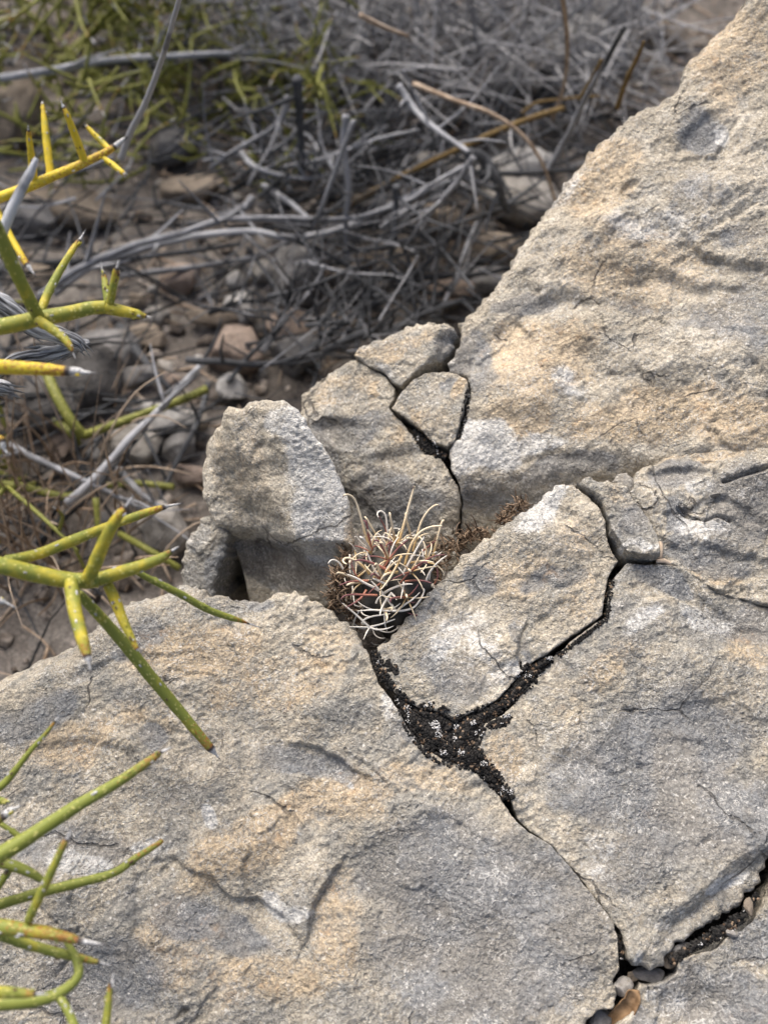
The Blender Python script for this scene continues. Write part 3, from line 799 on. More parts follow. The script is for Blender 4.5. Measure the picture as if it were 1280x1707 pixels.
rock('limestone_slab', right, PF, NF, .10, 'broad grey limestone slab on the right below the forked crack', tone=-0.03, seed=10, lift=0, amp=(.0035, .0011, .00046), cat='rock slab',
     feats=[('step', [(1200, 1055), (1165, 1020), (1120, 1003), (1080, 1005), (1045, 1030)], .0022, 8, 80), ('step', [(1080, 1575), (1110, 1530), (1170, 1480), (1240, 1425), (1330, 1350)], .006, 30, 110), ('step', [(1075, 955), (1100, 1000), (1150, 1050)], .0, 8, 60),
            ('step', [(1130, 955), (1180, 1000), (1230, 1040), (1290, 1060)], .002, 9, 60), ('step', [(940, 1180), (1010, 1165), (1100, 1180), (1200, 1160)], .0012, 12, 60), ('blob', 1130, 1250, 180, 90, -10, -.003), ('blob', 990, 1120, 80, 60, -30, .0025), ('step', [(1080, 1240), (1140, 1222), (1220, 1240)], .0012, 10, 60), ('blob', 1180, 1120, 90, 50, 0, .003), ('groove', [(1230, 985), (1245, 995)], .002, 2), ('step', [(880, 1290), (930, 1250), (960, 1190)], .0012, 20, 80)],
     blobs=[(1105, 970, 58, 30, 10, GRY, 1.0), (1240, 1045, 60, 40, 10, GRY, .7), (1100, 1240, 170, 80, -10, GRY, .8), (1170, 1360, 170, 90, 0, GRY, .8), (980, 1320, 90, 60, 20, GRY, .7), (1050, 1440, 90, 60, 0, GRY, .55), (1185, 1030, 60, 26, 20, PAL, .6), (1065, 1045, 50, 16, -20, PAL, .6), (990, 1420, 36, 50, 40, PAL, .4), (1225, 1480, 44, 16, -40, PAL, .8), (1130, 1545, 40, 18, -30, PAL, .4),
            (835, 1270, 34, 50, 20, OCH, .7), (1250, 1090, 50, 40, 0, OCH, .7), (1010, 1110, 80, 40, -20, OCH, .5), (930, 1190, 60, 40, -20, OCH, .35), (1080, 1340, 30, 20, 0, OCH, .3), (1060, 1600, 14, 26, 0, PAL, .7), (1190, 1535, 40, 12, -25, DRK, .3)])
rock('limestone_slab', lowr, PF, NF, .10, 'grey limestone slab in the lower right corner below the open crack', tone=-0.02, seed=11, lift=-.002, amp=(.0035, .0013, .0005), cat='rock slab', rough=.0016,
     feats=[('blob', 1180, 1680, 60, 40, 0, -.003), ('step', [(1200, 1600), (1180, 1640), (1200, 1690)], .002, 12, 70)],
     blobs=[(1180, 1660, 110, 60, 0, GRY, .8), (1110, 1670, 40, 26, 0, PAL, .4), (1260, 1560, 40, 40, 0, GRY, .7), (1070, 1720, 40, 40, 0, GRY, .6), (1230, 1690, 40, 30, 0, OCH, .35)])
rock('limestone_slab', front, PF, NF, .13, 'large tan and grey limestone slab in front, running off the lower left', tone=-.018, seed=12, amp=(.0032, .0012, .00048), cat='rock slab', strat=.00035,
     feats=[('crease', (330, 985), (-120, 1190), .55, 26), ('step', [(470, 1238), (540, 1250), (585, 1275), (625, 1298)], .0026, 4, 50), ('step', [(575, 1306), (600, 1290), (625, 1300)], .001, 5, 20),
            ('step', [(503, 1572), (512, 1535), (530, 1490), (552, 1452), (568, 1436)], .0045, 5, 90), ('step', [(550, 1455), (596, 1425), (640, 1402)], .0007, 4, 60), ('step', [(230, 1440), (300, 1428), (350, 1455), (385, 1490), (430, 1498), (470, 1525), (505, 1568)], .003, 7, 150),
            ('step', [(215, 1560), (216, 1500), (225, 1450)], .0025, 16, 60), ('groove', [(30, 1478), (60, 1500), (95, 1540)], .0016, 3), ('groove', [(118, 1590), (90, 1630)], .0016, 3), ('groove', [(640, 1185), (625, 1240), (600, 1275)], .0007, 3), ('blob', 90, 1450, 90, 60, 0, .003),
            ('blob', 170, 1650, 130, 80, 0, -.005), ('blob', 420, 1390, 100, 50, -30, .004), ('blob', 800, 1560, 180, 160, 0, -.002), ('step', [(60, 1250), (130, 1225), (210, 1240), (260, 1290)], .002, 12, 70), ('step', [(100, 1130), (200, 1090), (300, 1085)], .002, 12, 60),
            ('blob', 300, 1140, 60, 40, -30, .003), ('step', [(560, 1420), (610, 1440), (640, 1500), (640, 1560)], .0008, 16, 60), ('pit', 300, 1690, 16, 6, -30, .003), ('blob', 560, 1180, 80, 60, 0, .003), ('step', [(640, 1400), (720, 1362), (790, 1352)], .0004, 8, 70)],
     blobs=[(330, 1080, 120, 50, -15, OCH, .85), (450, 1140, 130, 60, -10, OCH, .6), (545, 1090, 60, 50, 0, OCH, .55), (430, 1400, 150, 45, -28, OCH, .9), (570, 1330, 90, 50, -20, OCH, .75), (120, 1240, 90, 40, -20, OCH, .75), (700, 1290, 80, 34, 10, OCH, .6), (560, 1540, 55, 120, 12, OCH, .7), (300, 1570, 60, 90, 0, OCH, .6), (440, 1640, 110, 50, 0, OCH, .65), (250, 1200, 60, 40, 0, OCH, .55),
            (820, 1560, 210, 190, 0, GRY, .8), (720, 1450, 120, 110, 0, GRY, .75), (60, 1190, 90, 40, -25, GRY, .8), (360, 1540, 110, 50, 25, GRY, .85), (170, 1630, 130, 80, 0, GRY, .8), (110, 1420, 110, 60, 0, GRY, .65), (500, 1275, 100, 28, 12, GRY, .75), (262, 1225, 36, 34, 0, GRY, .8), (235, 1070, 50, 30, -30, GRY, .7), (420, 995, 40, 14, 0, GRY, .8), (690, 1225, 26, 18, 0, GRY, .8), (740, 1400, 80, 50, 0, GRY, .5),
            (345, 1375, 26, 16, 40, PAL, .9), (480, 1500, 46, 22, 40, PAL, .8), (135, 1455, 50, 30, 0, PAL, .6), (250, 1420, 50, 26, 0, PAL, .5), (660, 1185, 14, 40, -25, PAL, .5), (580, 1305, 8, 6, 0, PAL, 1.0), (160, 1110, 60, 20, -25, PAL, .4), (600, 1296, 22, 10, 20, DRK, .4), (660, 1130, 10, 26, -20, OCH, .6), (300, 1350, 60, 30, 0, GRY, .4)])  # DRK paints the shadow in the notch under the lip
rock('rounded_pebble', [(1022, 800), (1028, 788), (1045, 786), (1058, 795), (1062, 806), (1054, 822), (1040, 824), (1028, 815)], PF + NF * .003, NF, .02, 'small smooth pebble wedged at the top of the narrow fragment', seed=13, sp=.0005, r0=.0035, rough=.0006, amp=(.001, .0004, .0002), cat='pebble', blobs=[(1040, 804, 40, 40, 0, GRY, .5)])
# ------------------------------------------------------------------ loose stones on the ground
stone_meshes = []
for k in range(9):
    v, f = ico(3)
    p = v + 0
    s3 = np.array([[1, .8, .55], [1, .7, .6], [1, .9, .45], [1, .75, .7], [.95, .85, .6], [1, .6, .5], [1, .85, .75], [1, .7, .4], [1, .95, .65]][k])
    rs = np.random.default_rng(100 + k)
    for _ in range(9):                        # knock flat faces off
        n = rs.normal(size=3); n /= np.linalg.norm(n); d = rs.uniform(.55, .85)
        h = p @ n - d
        p = p - n * np.clip(h, 0, None)[:, None] * .85
    p = p * (1 + .10 * fbm(v * 1.6 + k * 9, 3)[:, None] + .035 * fbm(v * 6 + k * 3, 2)[:, None]) * s3
    stone_meshes.append(mk_mesh('stone', p, None, f, M['stone']))
TINTS = {'white': (.47, .46, .44), 'pale': (.36, .34, .31), 'grey': (.22, .215, .21), 'dark': (.12, .115, .11), 'tan': (.28, .235, .185), 'pink': (.33, .265, .22)}
_sk = [0]
def stone(px, py, rx, ry, tint, label=None, h=0.0, group='stones lying on the soil', yaw=None):
    c = G(px, py, h)
    c = c + 0
    dist = np.linalg.norm(c - CAM)
    sx = rx * dist / FPX; sy = ry * dist / FPX
    k = _sk[0] % 9; _sk[0] += 1
    o = link('stone', stone_meshes[k], None, c)
    s3 = [[1, .8, .55], [1, .7, .6], [1, .9, .45], [1, .75, .7], [.95, .85, .6], [1, .6, .5], [1, .85, .75], [1, .7, .4], [1, .95, .65]][k]
    zz = max(sy * 1.05, sx * .4)
    o.location.z = float(ground_h(c)[0]) + h + zz * .35
    o.scale = (sx * 1.12, sy * 1.25 / s3[1], zz / s3[2])
    o.rotation_euler = (random.uniform(-.2, .2), random.uniform(-.2, .2), random.uniform(-.3, .3) if yaw is None else yaw)
    j = random.uniform(.88, 1.12)
    o.color = tuple(q * j for q in TINTS[tint]) + (1,)
    props(o, label=label or 'small weathered stone half sunk in the soil among dead twigs', cat='stone', group=group)
    return o
BIG = [(395, 588, 48, 34, 'pink', 'rounded pinkish stone on bare soil above the upright stone'),
       (178, 590, 46, 34, 'grey', 'pale grey stone just behind the yellow single thorn tip'),
       (165, 650, 52, 46, 'dark', 'dark grey stone below the yellow single thorn tip'),
       (278, 712, 44, 24, 'white', 'bright white stone under the long pale diagonal stick'),
       (238, 745, 40, 26, 'pale', 'whitish stone tucked under the bright white stone'),
       (300, 752, 26, 18, 'grey', 'small light grey stone right of the white pair'),
       (392, 655, 23, 19, 'white', 'small round white stone close above the upright stone'),
       (500, 472, 40, 44, 'grey', 'smooth grey stone standing behind crossing twigs'),
       (482, 542, 28, 26, 'pink', 'small pinkish stone under the grey crossing twigs'),
       (525, 428, 26, 18, 'pink', 'small flat pinkish stone behind the smooth grey stone'),
       (396, 520, 22, 24, 'white', 'small white stone standing on soil left of centre'),
       (365, 530, 42, 14, 'tan', 'flat tan stone beside the small white stone'),
       (492, 600, 34, 28, 'grey', 'grey stone below the small pinkish stone'),
       (872, 352, 58, 30, 'pale', 'pale tan stone against the boulder edge'),
       (862, 300, 54, 26, 'white', 'bright white flat stone behind the dark twig fork'),
       (980, 104, 58, 40, 'white', 'large white stone under the grey shrub at the top'),
       (1022, 14, 46, 22, 'white', 'white stone at the top edge right of the pale stalk'),
       (760, 292, 60, 18, 'pale', 'flat pale slab of stone behind the orange stalk'),
       (640, 350, 40, 18, 'grey', 'flat grey stone under the long pale sticks'),
       (725, 375, 34, 20, 'tan', 'tan stone in the middle of the twig tangle'),
       (650, 440, 46, 20, 'tan', 'flat tan stone below the long dark twig'),
       (740, 490, 40, 20, 'pink', 'pinkish stones edge just above the jagged fragment'),
       (820, 470, 50, 18, 'grey', 'long grey stone lying beside the boulder foot'),
       (830, 420, 34, 18, 'tan', 'brown tan stone near the boulder foot'),
       (668, 70, 56, 26, 'pale', 'beige stone half hidden behind the grey dead shrub'),
       (500, 112, 44, 14, 'pink', 'thin pinkish beige stone far behind the white twigs'),
       (120, 345, 66, 26, 'tan', 'flat tan stone below the yellow thorn branch'),
       (50, 370, 44, 26, 'grey', 'grey stone at the left edge under the yellow thorn branch'),
       (22, 215, 40, 44, 'tan', 'big brownish grey stone at the left edge in shrub shade'),
       (280, 885, 34, 34, 'pale', 'pale stone between the thorn tips and the grey stone'),
       (320, 795, 36, 14, 'pink', 'flat pinkish stone left of the upright stone'),
       (330, 330, 50, 20, 'tan', 'tan flat stone behind the green thorns'),
       (290, 250, 36, 26, 'grey', 'grey stone beyond the long pale stem'),
       (250, 560, 30, 16, 'tan', 'tan stone on bare soil left of the pinkish stone'),
       (300, 470, 36, 18, 'pink', 'small pinkish brown stone under the pale sticks'),
       (90, 700, 44, 40, 'dark', 'dark stone behind the dry grass'),
       (1110, 60, 36, 26, 'tan', 'tan stone near the top of the boulder'),
       (930, 150, 44, 26, 'grey', 'grey stone below the large white stone'),
       (590, 480, 26, 18, 'dark', 'dark small stone behind the smooth grey stone'),
       (225, 640, 30, 16, 'grey', 'grey pebble right of the dark grey stone'),
       (560, 545, 26, 20, 'tan', 'tan stone close behind the jagged topped fragment'),
       (445, 455, 30, 16, 'pale', 'pale chip under the upper grey sticks')]
for b in BIG:
    stone(b[0], b[1], b[2] * 1.15, b[3] * 1.2, b[4], b[5], h=.006)
CW = {'grey': 'grey', 'dark': 'dark grey', 'tan': 'tan', 'pink': 'pinkish', 'pale': 'pale', 'white': 'white'}
LAND = [(395, 588, 'the rounded pinkish stone'), (178, 590, 'the yellow single thorn tip'), (278, 712, 'the bright white stone'), (500, 472, 'the smooth grey stone'), (872, 340, 'the boulder edge stone'), (980, 104, 'the large white stone'),
        (390, 655, 'the round white stone above the upright stone'), (225, 725, 'the pale diagonal stick'), (120, 345, 'the flat tan stone under the yellow branch'), (665, 310, 'the upright dark stick'), (580, 320, 'the pale upright stalk'), (782, 255, 'the twig fork'),
        (440, 362, 'the long pale pair of sticks'), (30, 920, 'the brown grass tuft'), (640, 560, 'the jagged topped fragment'), (740, 120, 'the large grey dead shrub'), (265, 110, 'the long pale grey stem'), (500, 220, 'the dark upright stem'), (430, 90, 'the fine straw stalks'), (60, 100, 'the dense green shrub'), (1040, 130, 'the yellow stalks'), (270, 900, 'the small grey stone')]
def where(px, py, head):
    x, y, nm = min(LAND, key=lambda l: (l[0] - px) ** 2 + (l[1] - py) ** 2)
    a = math.degrees(math.atan2(py - y, px - x)) % 360
    d = ('right of', 'below and right of', 'below', 'below and left of', 'left of', 'above and left of', 'above', 'above and right of')[int((a + 22.5) // 45) % 8]
    far = 'just ' if math.hypot(px - x, py - y) < 45 else ''
    return head + ' ' + far + d + ' ' + nm
USED = set()
placed = [(b[0], b[1], b[2]) for b in BIG]
tries = 0
while len(placed) < 210 and tries < 4000:
    tries += 1
    px = random.uniform(-120, 1150); py = random.uniform(-120, 980)
    lim = 1105 - .42 * px if px < 300 else 1180 - .82 * px
    if px > 380 and py > 1250 - 1.02 * px and py > 80 and px > 1050 - py: continue
    if py > lim + 60: continue
    r = random.choice([9, 11, 13, 16, 20, 26])
    if any((px - a) ** 2 + (py - b) ** 2 * 2 < (.75 * (r + c)) ** 2 for a, b, c in placed): continue
    if len(placed) > 400: break
    tn = random.choice(['grey', 'pale', 'tan', 'tan', 'pink', 'pale', 'grey', 'white', 'dark'])
    lab = where(px, py, ('tiny', 'small')[r > 13] + ' ' + CW[tn] + (' flat' if r > 18 else '') + ' stone')
    if lab in USED: continue
    USED.add(lab); placed.append((px, py, r))
    stone(px, py, r, r * random.uniform(.5, .85), tn, lab, group='small stones scattered on the soil', yaw=random.uniform(-1.5, 1.5))

# gravel and litter: too many to count
mb = MB(); v0, f0 = ico(1)
for k in range(5200):
    x = random.uniform(-.75, 1.0); y = random.uniform(-.12, 1.6)
    r = random.choice([.0018, .0025, .003, .004, .0055]) * (1 + .5 * max(0, y))
    c = np.array([x, y, 0]); 
    s = np.array([random.uniform(.7, 1.3), random.uniform(.7, 1.2), random.uniform(.4, .8)]) * r
    th = random.uniform(0, 6.28); co, si = math.cos(th), math.sin(th)
    p = (v0 + .22 * np.random.default_rng(k % 60).normal(size=v0.shape)) * s
    p = p @ np.array([[co, -si, 0], [si, co, 0], [0, 0, 1]])
    mb.add(p + [x, y, 0], None, f0, var=random.random() - .5)
Vz = np.concatenate(mb.V); step = len(v0)
cz = ground_h(Vz[::step])
for i in range(len(mb.V)): mb.V[i] = mb.V[i] + [0, 0, cz[i] + .0008]
gm = flat_mat('gravel_mix', (.085, .07, .058), (.36, .32, .28), 60)
mb.build('gravel', gm, label='fine brown and grey gravel strewn over the soil', kind='stuff')

mb = MB()
for k in range(1500):
    x = random.uniform(-.6, .8); y = random.uniform(-.1, 1.3)
    L = random.choice([.012, .02, .03, .045]); th = random.uniform(0, 3.14)
    d = np.array([math.cos(th), math.sin(th), 0]) * L
    a = np.array([x, y, 0]); z = ground_h(np.array([a, a + d]))
    m = a + d * .5 + [random.uniform(-.1, .1) * L, random.uniform(-.1, .1) * L, 0]
    mb.tube([a + [0, 0, z[0] + random.uniform(.001, .006)], m + [0, 0, z.mean() + random.uniform(.002, .009)], a + d + [0, 0, z[1] + random.uniform(.001, .01)]],
            [random.uniform(.0005, .0012)] * 3, 4, 2, var=random.uniform(-.3, .3))
mb.build('litter', M['straw'], label='broken straw and twig litter on the soil', kind='stuff')

def brush(n, cx, cy, sx, sy, zmax, L, rad, mat, label):
    mb = MB()
    for k in range(n):
        x = random.gauss(cx, sx); y = random.gauss(cy, sy)
        qx, qy = project(np.array([x, y, GROUND]))
        if 215 < qx < 525 and 455 < qy < 680 and random.random() < .85: continue
        if 640 < qx < 930 and 280 < qy < 500 and random.random() < .6: continue
        if 20 < qx < 250 and 560 < qy < 720 and random.random() < .6: continue
        l = random.uniform(*L); th = random.gauss(.5, .9)
        d = np.array([math.cos(th), math.sin(th), random.gauss(0, .18)]); d /= np.linalg.norm(d)
        a = np.array([x, y, 0.]); a[2] = ground_h(a)[0] + random.uniform(.003, zmax)
        k1 = a + d * l * .4 + np.array([random.gauss(0, .03), random.gauss(0, .03), random.gauss(0, .03)]) * l
        k2 = a + d * l * .72 + np.array([random.gauss(0, .035), random.gauss(0, .035), random.gauss(0, .03)]) * l
        e_ = a + d * l
        for q in (k1, k2, e_): q[2] = max(q[2], float(ground_h(q)[0]) + .002)
        r = random.uniform(*rad)
        mb.tube([a, k1, k2, e_], [r, r * .85, r * .6, r * .2], 5, 2, var=random.uniform(-.22, .22), t1=.7)
    mb.build('twig_litter', M[mat], label=label, kind='stuff')
brush(520, .03, .48, .16, .13, .04, (.05, .16), (.0007, .0018), 'darkdead', 'mass of fine dark twigs covering the soil beside the boulder foot')
brush(140, -.02, .54, .20, .16, .06, (.06, .18), (.0006, .0016), 'dead', 'mass of fine grey twigs covering the soil behind the rocks')
brush(200, -.24, .26, .09, .10, .05, (.05, .14), (.0006, .0016), 'darkdead', 'mass of fine dark twigs behind the thorny branches at the left')

# ------------------------------------------------------------------ dead branches (pixel, height above the soil), thickness in photo pixels
def branch_pts(pts, wob=.0):
    out = []
    for p in pts:
        q = G(p[0], p[1], p[2])
        out.append(q + np.array([random.uniform(-1, 1), random.uniform(-1, 1), random.uniform(-1, 1)]) * wob)
    return np.array(out)
def dead(name, pts, w, mat, label, group='dead sticks lying over the soil', seg=8, twigs=0, cat='stick', var=0.0, wob=.22, w2=None, tl=.05):
    p = branch_pts(pts, .0012 if len(pts) > 3 and name == 'dead_stick' else 0)
    dist = np.linalg.norm(p - CAM, axis=1)
    w = w * (.62 if name in ('orange_stalk', 'dry_stalk', 'yellow_stalk') else 1.0 if mat == 'darkdead' else .8)
    r = np.linspace(w, w2 if w2 else w * .6, len(p)) * .5 * dist / FPX
    base = p[0]
    root = empty(name, base, label=label, cat=cat, group=group)
    mb = MB(); mb.tube(p, r, seg, 6, var=var, wob=wob, t1=.7)
    mb.build('stem', M[mat], root, base)
    for k in range(twigs * 2):
        c, rr = catmull(p, r, 6)
        i = random.randrange(2, len(c) - 1)
        d = c[i] - c[i - 1]; d /= np.linalg.norm(d)
        u = np.array([random.uniform(-1, 1), random.uniform(-1, 1), random.uniform(.0, 1)]); u /= np.linalg.norm(u)
        u = (u + d * .7); u /= np.linalg.norm(u); L = tl * random.uniform(.5, 1.3)
        e = c[i] + u * L; m = c[i] + u * L * .5 + np.random.default_rng(i + k).normal(size=3) * L * .03
        tb = MB(); tb.tube([c[i], m, e], [rr[i] * .6, rr[i] * .45, rr[i] * .15], 6, 4, var=var, wob=.15, t1=.7)
        tb.build('twig', M[mat], root, base)
    return root
DEAD = [
 ([(60, 500, .03), (130, 452, .05), (220, 410, .06), (300, 388, .06), (380, 368, .07), (470, 362, .07), (590, 364, .06), (650, 345, .06)], 17, 'dead', 'pale grey stick, upper one of the long pair crossing the left soil', 2),
 ([(90, 490, .02), (160, 440, .04), (250, 410, .045), (330, 395, .05), (420, 388, .05), (485, 398, .05), (560, 385, .05), (640, 348, .05), (700, 318, .05), (780, 292, .05)], 17, 'dead', 'pale grey stick, lower one of the long pair, bending up to the right', 3),
 ([(200, 462, .01), (290, 452, .02), (360, 438, .02), (430, 425, .02), (490, 398, .04)], 13, 'dead', 'short grey stick just under the long pair of sticks', 1),
 ([(60, 440, .0), (150, 432, .01), (260, 425, .02), (400, 405, .02)], 12, 'darkdead', 'dark stick behind the long pale pair', 1),
 ([(420, 330, .05), (400, 350, .05), (350, 372, .05), (300, 392, .05)], 15, 'dead', 'grey stub branch joining the upper pale stick', 1),
 ([(440, 310, .03), (480, 335, .04), (515, 365, .05)], 14, 'dead', 'short dark speckled stick leaning into the pale pair', 0),
 ([(312, 602, .02), (370, 604, .03), (440, 607, .03), (520, 594, .03), (555, 585, .02)], 13, 'darkdead', 'dark stick lying behind the pinkish stone, above the upright stone', 3),
 ([(480, 610, .02), (545, 560, .03), (600, 520, .03), (660, 488, .03), (720, 470, .03)], 14, 'darkdead', 'dark knobby stick behind the rock shoulder', 4),
 ([(540, 590, .03), (600, 560, .04), (660, 545, .04), (720, 520, .04), (775, 500, .03)], 15, 'darkdead', 'thick grey black stick running along the jagged fragment', 4),
 ([(570, 418, .05), (640, 412, .06), (700, 390, .06), (760, 370, .06), (830, 350, .06), (895, 326, .05)], 9, 'darkdead', 'thin curved dark twig arching to the boulder', 2),
 ([(664, 308, .10), (660, 350, .08), (655, 400, .06), (652, 440, .04), (690, 500, .02)], 13, 'darkdead', 'upright dark stick with a pale broken top', 3),
 ([(560, 490, .01), (600, 460, .03), (540, 420, .04), (490, 402, .05)], 12, 'darkdead', 'bent dark stick crossing the smooth grey stone', 1),
 ([(440, 590, .02), (480, 530, .04), (520, 480, .05), (545, 440, .06)], 9, 'dead', 'thin grey twig leaning over the small pinkish stone', 2),
 ([(660, 480, .02), (720, 462, .03), (790, 458, .03), (850, 446, .02)], 12, 'darkdead', 'dark straight stick in shade beside the boulder foot', 1),
 ([(672, 475, .03), (715, 435, .04), (750, 390, .05), (790, 330, .06), (800, 300, .06)], 11, 'darkdead', 'dark stick leaning right through the twig tangle', 2),
 ([(730, 520, .02), (760, 460, .04), (775, 420, .05), (795, 370, .06)], 9, 'dead', 'thin grey twig rising next to the boulder edge', 2),
 ([(662, 142, .13), (690, 180, .12), (720, 212, .12), (760, 240, .12), (782, 255, .12)], 14, 'dead', 'knotty speckled grey stick ending at the twig fork', 2),
 ([(782, 255, .12), (808, 268, .11), (826, 300, .10), (838, 330, .08), (846, 352, .06)], 20, 'darkdead', 'thick dark stick bending down from the twig fork', 3),
 ([(790, 262, .12), (765, 300, .10), (735, 335, .09), (700, 375, .07), (690, 400, .05)], 14, 'dead', 'pale split strands falling from the twig fork', 3),
 ([(785, 270, .11), (735, 300, .10), (680, 335, .08), (600, 362, .07)], 10, 'dead', 'pale thin stick running left from the twig fork', 2),
 ([(805, 290, .09), (860, 292, .10), (925, 286, .10), (960, 280, .09)], 10, 'darkdead', 'dark thin stick pointing right to the boulder', 1),
 ([(912, 285, .09), (945, 225, .12), (972, 172, .15), (990, 140, .17), (1010, 90, .19)], 14, 'dead', 'slim blue grey stick leaning against the boulder edge', 0),
 ([(578, 190, .14), (575, 240, .12), (580, 310, .09), (578, 380, .05), (580, 440, .02)], 15, 'dead', 'pale upright stalk behind the long pale pair', 1),
 ([(590, 200, .14), (565, 270, .11), (545, 320, .09), (520, 380, .06)], 11, 'dead', 'pale leaning stalk crossing the upright stalk', 1),
 ([(110, 838, .04), (150, 800, .05), (215, 735, .06), (275, 675, .06), (332, 612, .06)], 19, 'dead', 'long pale diagonal stick over the white stones', 1),
 ([(65, 905, .02), (110, 860, .03), (150, 825, .03), (190, 780, .03)], 14, 'darkdead', 'dark stick below the pale diagonal stick', 1),
 ([(20, 742, .04), (70, 765, .05), (130, 795, .05), (200, 830, .04), (255, 858, .03)], 14, 'dead', 'grey stick slanting down across the dry grass', 2),
 ([(195, 780, .02), (235, 822, .03), (268, 850, .03), (300, 900, .01)], 14, 'dead', 'grey stick pointing down behind the thorn tips', 1),
 ([(350, 640, .01), (330, 700, .02), (290, 780, .02), (262, 850, .01)], 11, 'darkdead', 'dark stick left of the upright stone', 1),
 ([(200, 545, .01), (240, 600, .02), (285, 650, .01)], 15, 'darkdead', 'short dull grey stick on bare soil', 0),
 ([(180, 630, .01), (230, 700, .02), (260, 760, .02), (280, 800, .01)], 8, 'darkdead', 'thin dark twig by the white stones', 2),
 ([(620, 470, .03), (600, 540, .03), (592, 600, .02)], 15, 'darkdead', 'dark broken stick standing above the rock shoulder', 3),
 ([(700, 560, .02), (690, 500, .05), (680, 440, .06), (668, 400, .08)], 9, 'darkdead', 'thin black twig behind the jagged fragment', 2),
 ([(380, 640, .02), (410, 600, .03), (440, 570, .05), (470, 550, .05)], 9, 'darkdead', 'small dark twig above the small white stone', 2),
 ([(0, 130, .1), (100, 118, .1), (190, 100, .08), (330, 92, .08), (480, 85, .07)], 16, 'dead', 'blurred grey branch lying far back at the upper left', 3),
 ([(150, 108, .04), (260, 98, .05), (370, 96, .05), (470, 100, .05)], 13, 'darkdead', 'blurred dark branch far back under the grey one', 2),
 ([(470, 280, .05), (540, 262, .07), (620, 235, .08), (700, 215, .1)], 9, 'dead', 'pale thin twig under the grey dead shrub', 2),
 ([(400, 250, .06), (430, 282, .06), (500, 300, .05), (560, 290, .05)], 12, 'dead', 'pale crooked twig among the green sprigs', 3),
 ([(480, 160, .12), (470, 190, .11), (455, 215, .1), (400, 250, .08), (350, 280, .06)], 14, 'dead', 'pale greenish twig bending down beside the grass stalks', 3),
 ([(495, 130, .14), (500, 200, .1), (502, 290, .05)], 16, 'darkdead', 'dark upright stem in the middle of the far tangle', 2),
]
for pts, w, mat, lab, tw in DEAD:
    dead('dead_stick', pts, w, mat, lab, twigs=tw, var=random.uniform(.0, .16) if mat == 'dead' else random.uniform(-.05, .1))
for k in range(170):                                  # more of the same tangle, one by one
    px = random.uniform(300, 880); py = random.uniform(200, 600)
    if py > 1180 - 1.05 * px + 40: px -= 200; py -= 60
    if px < 300: px += 120
    x0, y0 = px, py
    a = random.gauss(-.5, .8); L = random.uniform(50, 170); h = random.uniform(.01, .07)
    lab = where(x0, y0, ('thin dark', 'slim grey', 'broken dark')[k % 3] + ' twig starting')
    if lab in USED: continue
    USED.add(lab)
    pts = [(px, py, h)]
    for q in (1, 2, 3):
        a += random.gauss(0, .12)
        px += math.cos(a) * L / 3; py += math.sin(a) * L / 3
        pts.append((px, py, max(.004, h + random.uniform(-.012, .012))))
    dead('dead_stick', pts, random.choice([3.5, 4.5, 5.5, 7, 9]), 'dead' if k % 3 == 1 else 'darkdead', lab, group='thin twigs of the dark tangle', seg=6, twigs=random.choice([0, 1, 2, 3]), var=random.uniform(-.1, .1), tl=.035)

dead('orange_stalk', [(540, 365, .02), (620, 320, .05), (690, 283, .07), (770, 246, .09), (850, 210, .10), (940, 180, .10)], 13, 'orange', 'long orange brown stalk arching behind the twig fork', group='orange stalks', cat='stalk', w2=9)
dead('orange_stalk', [(870, 190, .08), (900, 170, .09), (1000, 160, .10)], 10, 'orange', 'short orange brown stalk in shade under the grey shrub', group='orange stalks', cat='stalk')
dead('yellow_stalk', [(968, 165, .15), (985, 132, .17), (1002, 100, .19)], 13, 'orange', 'short yellow brown stalk, left of the two beside the boulder top', group='yellow stalks', cat='stalk')
dead('yellow_stalk', [(1028, 180, .15), (1045, 130, .18), (1060, 100, .20), (1072, 70, .22)], 13, 'orange', 'longer yellow brown stalk, right of the two beside the boulder top', group='yellow stalks', cat='stalk')
dead('dark_stalk', [(975, 160, .14), (1010, 100, .17), (1040, 45, .2)], 10, 'darkdead', 'dark stalk rising between the two yellow stalks', cat='stalk', group=None)
dead('dry_stalk', [(930, -60, .25), (938, 0, .22), (945, 70, .17), (940, 140, .12), (920, 200, .08)], 13, 'straw', 'pale flattened stalk hanging down at the top', group='pale dry stalks', cat='stalk')
dead('dry_stalk', [(690, 140, .13), (760, 168, .14), (820, 190, .14), (870, 225, .13), (905, 275, .11), (925, 335, .08)], 13, 'straw', 'curved pale stalk bending down to the boulder edge', group='pale dry stalks', cat='stalk')
dead('dry_stalk', [(600, 25, .2), (640, 45, .19), (680, 60, .18)], 14, 'straw', 'short broad pale stalk in the grey shrub', group='pale dry stalks', cat='stalk')
dead('dead_stick', [(205, 262, .18), (215, 225, .20), (245, 170, .23), (265, 110, .26), (280, 60, .29), (298, -10, .32), (310, -60, .34)], 14, 'dead', 'long smooth pale grey stem curving up from the yellow thorn branch', var=.3, wob=.1)
dead('dead_stick', [(60, 300, .16), (130, 285, .16), (190, 262, .17)], 10, 'dead', 'short grey stem half hidden behind the yellow thorn branch', wob=.1)

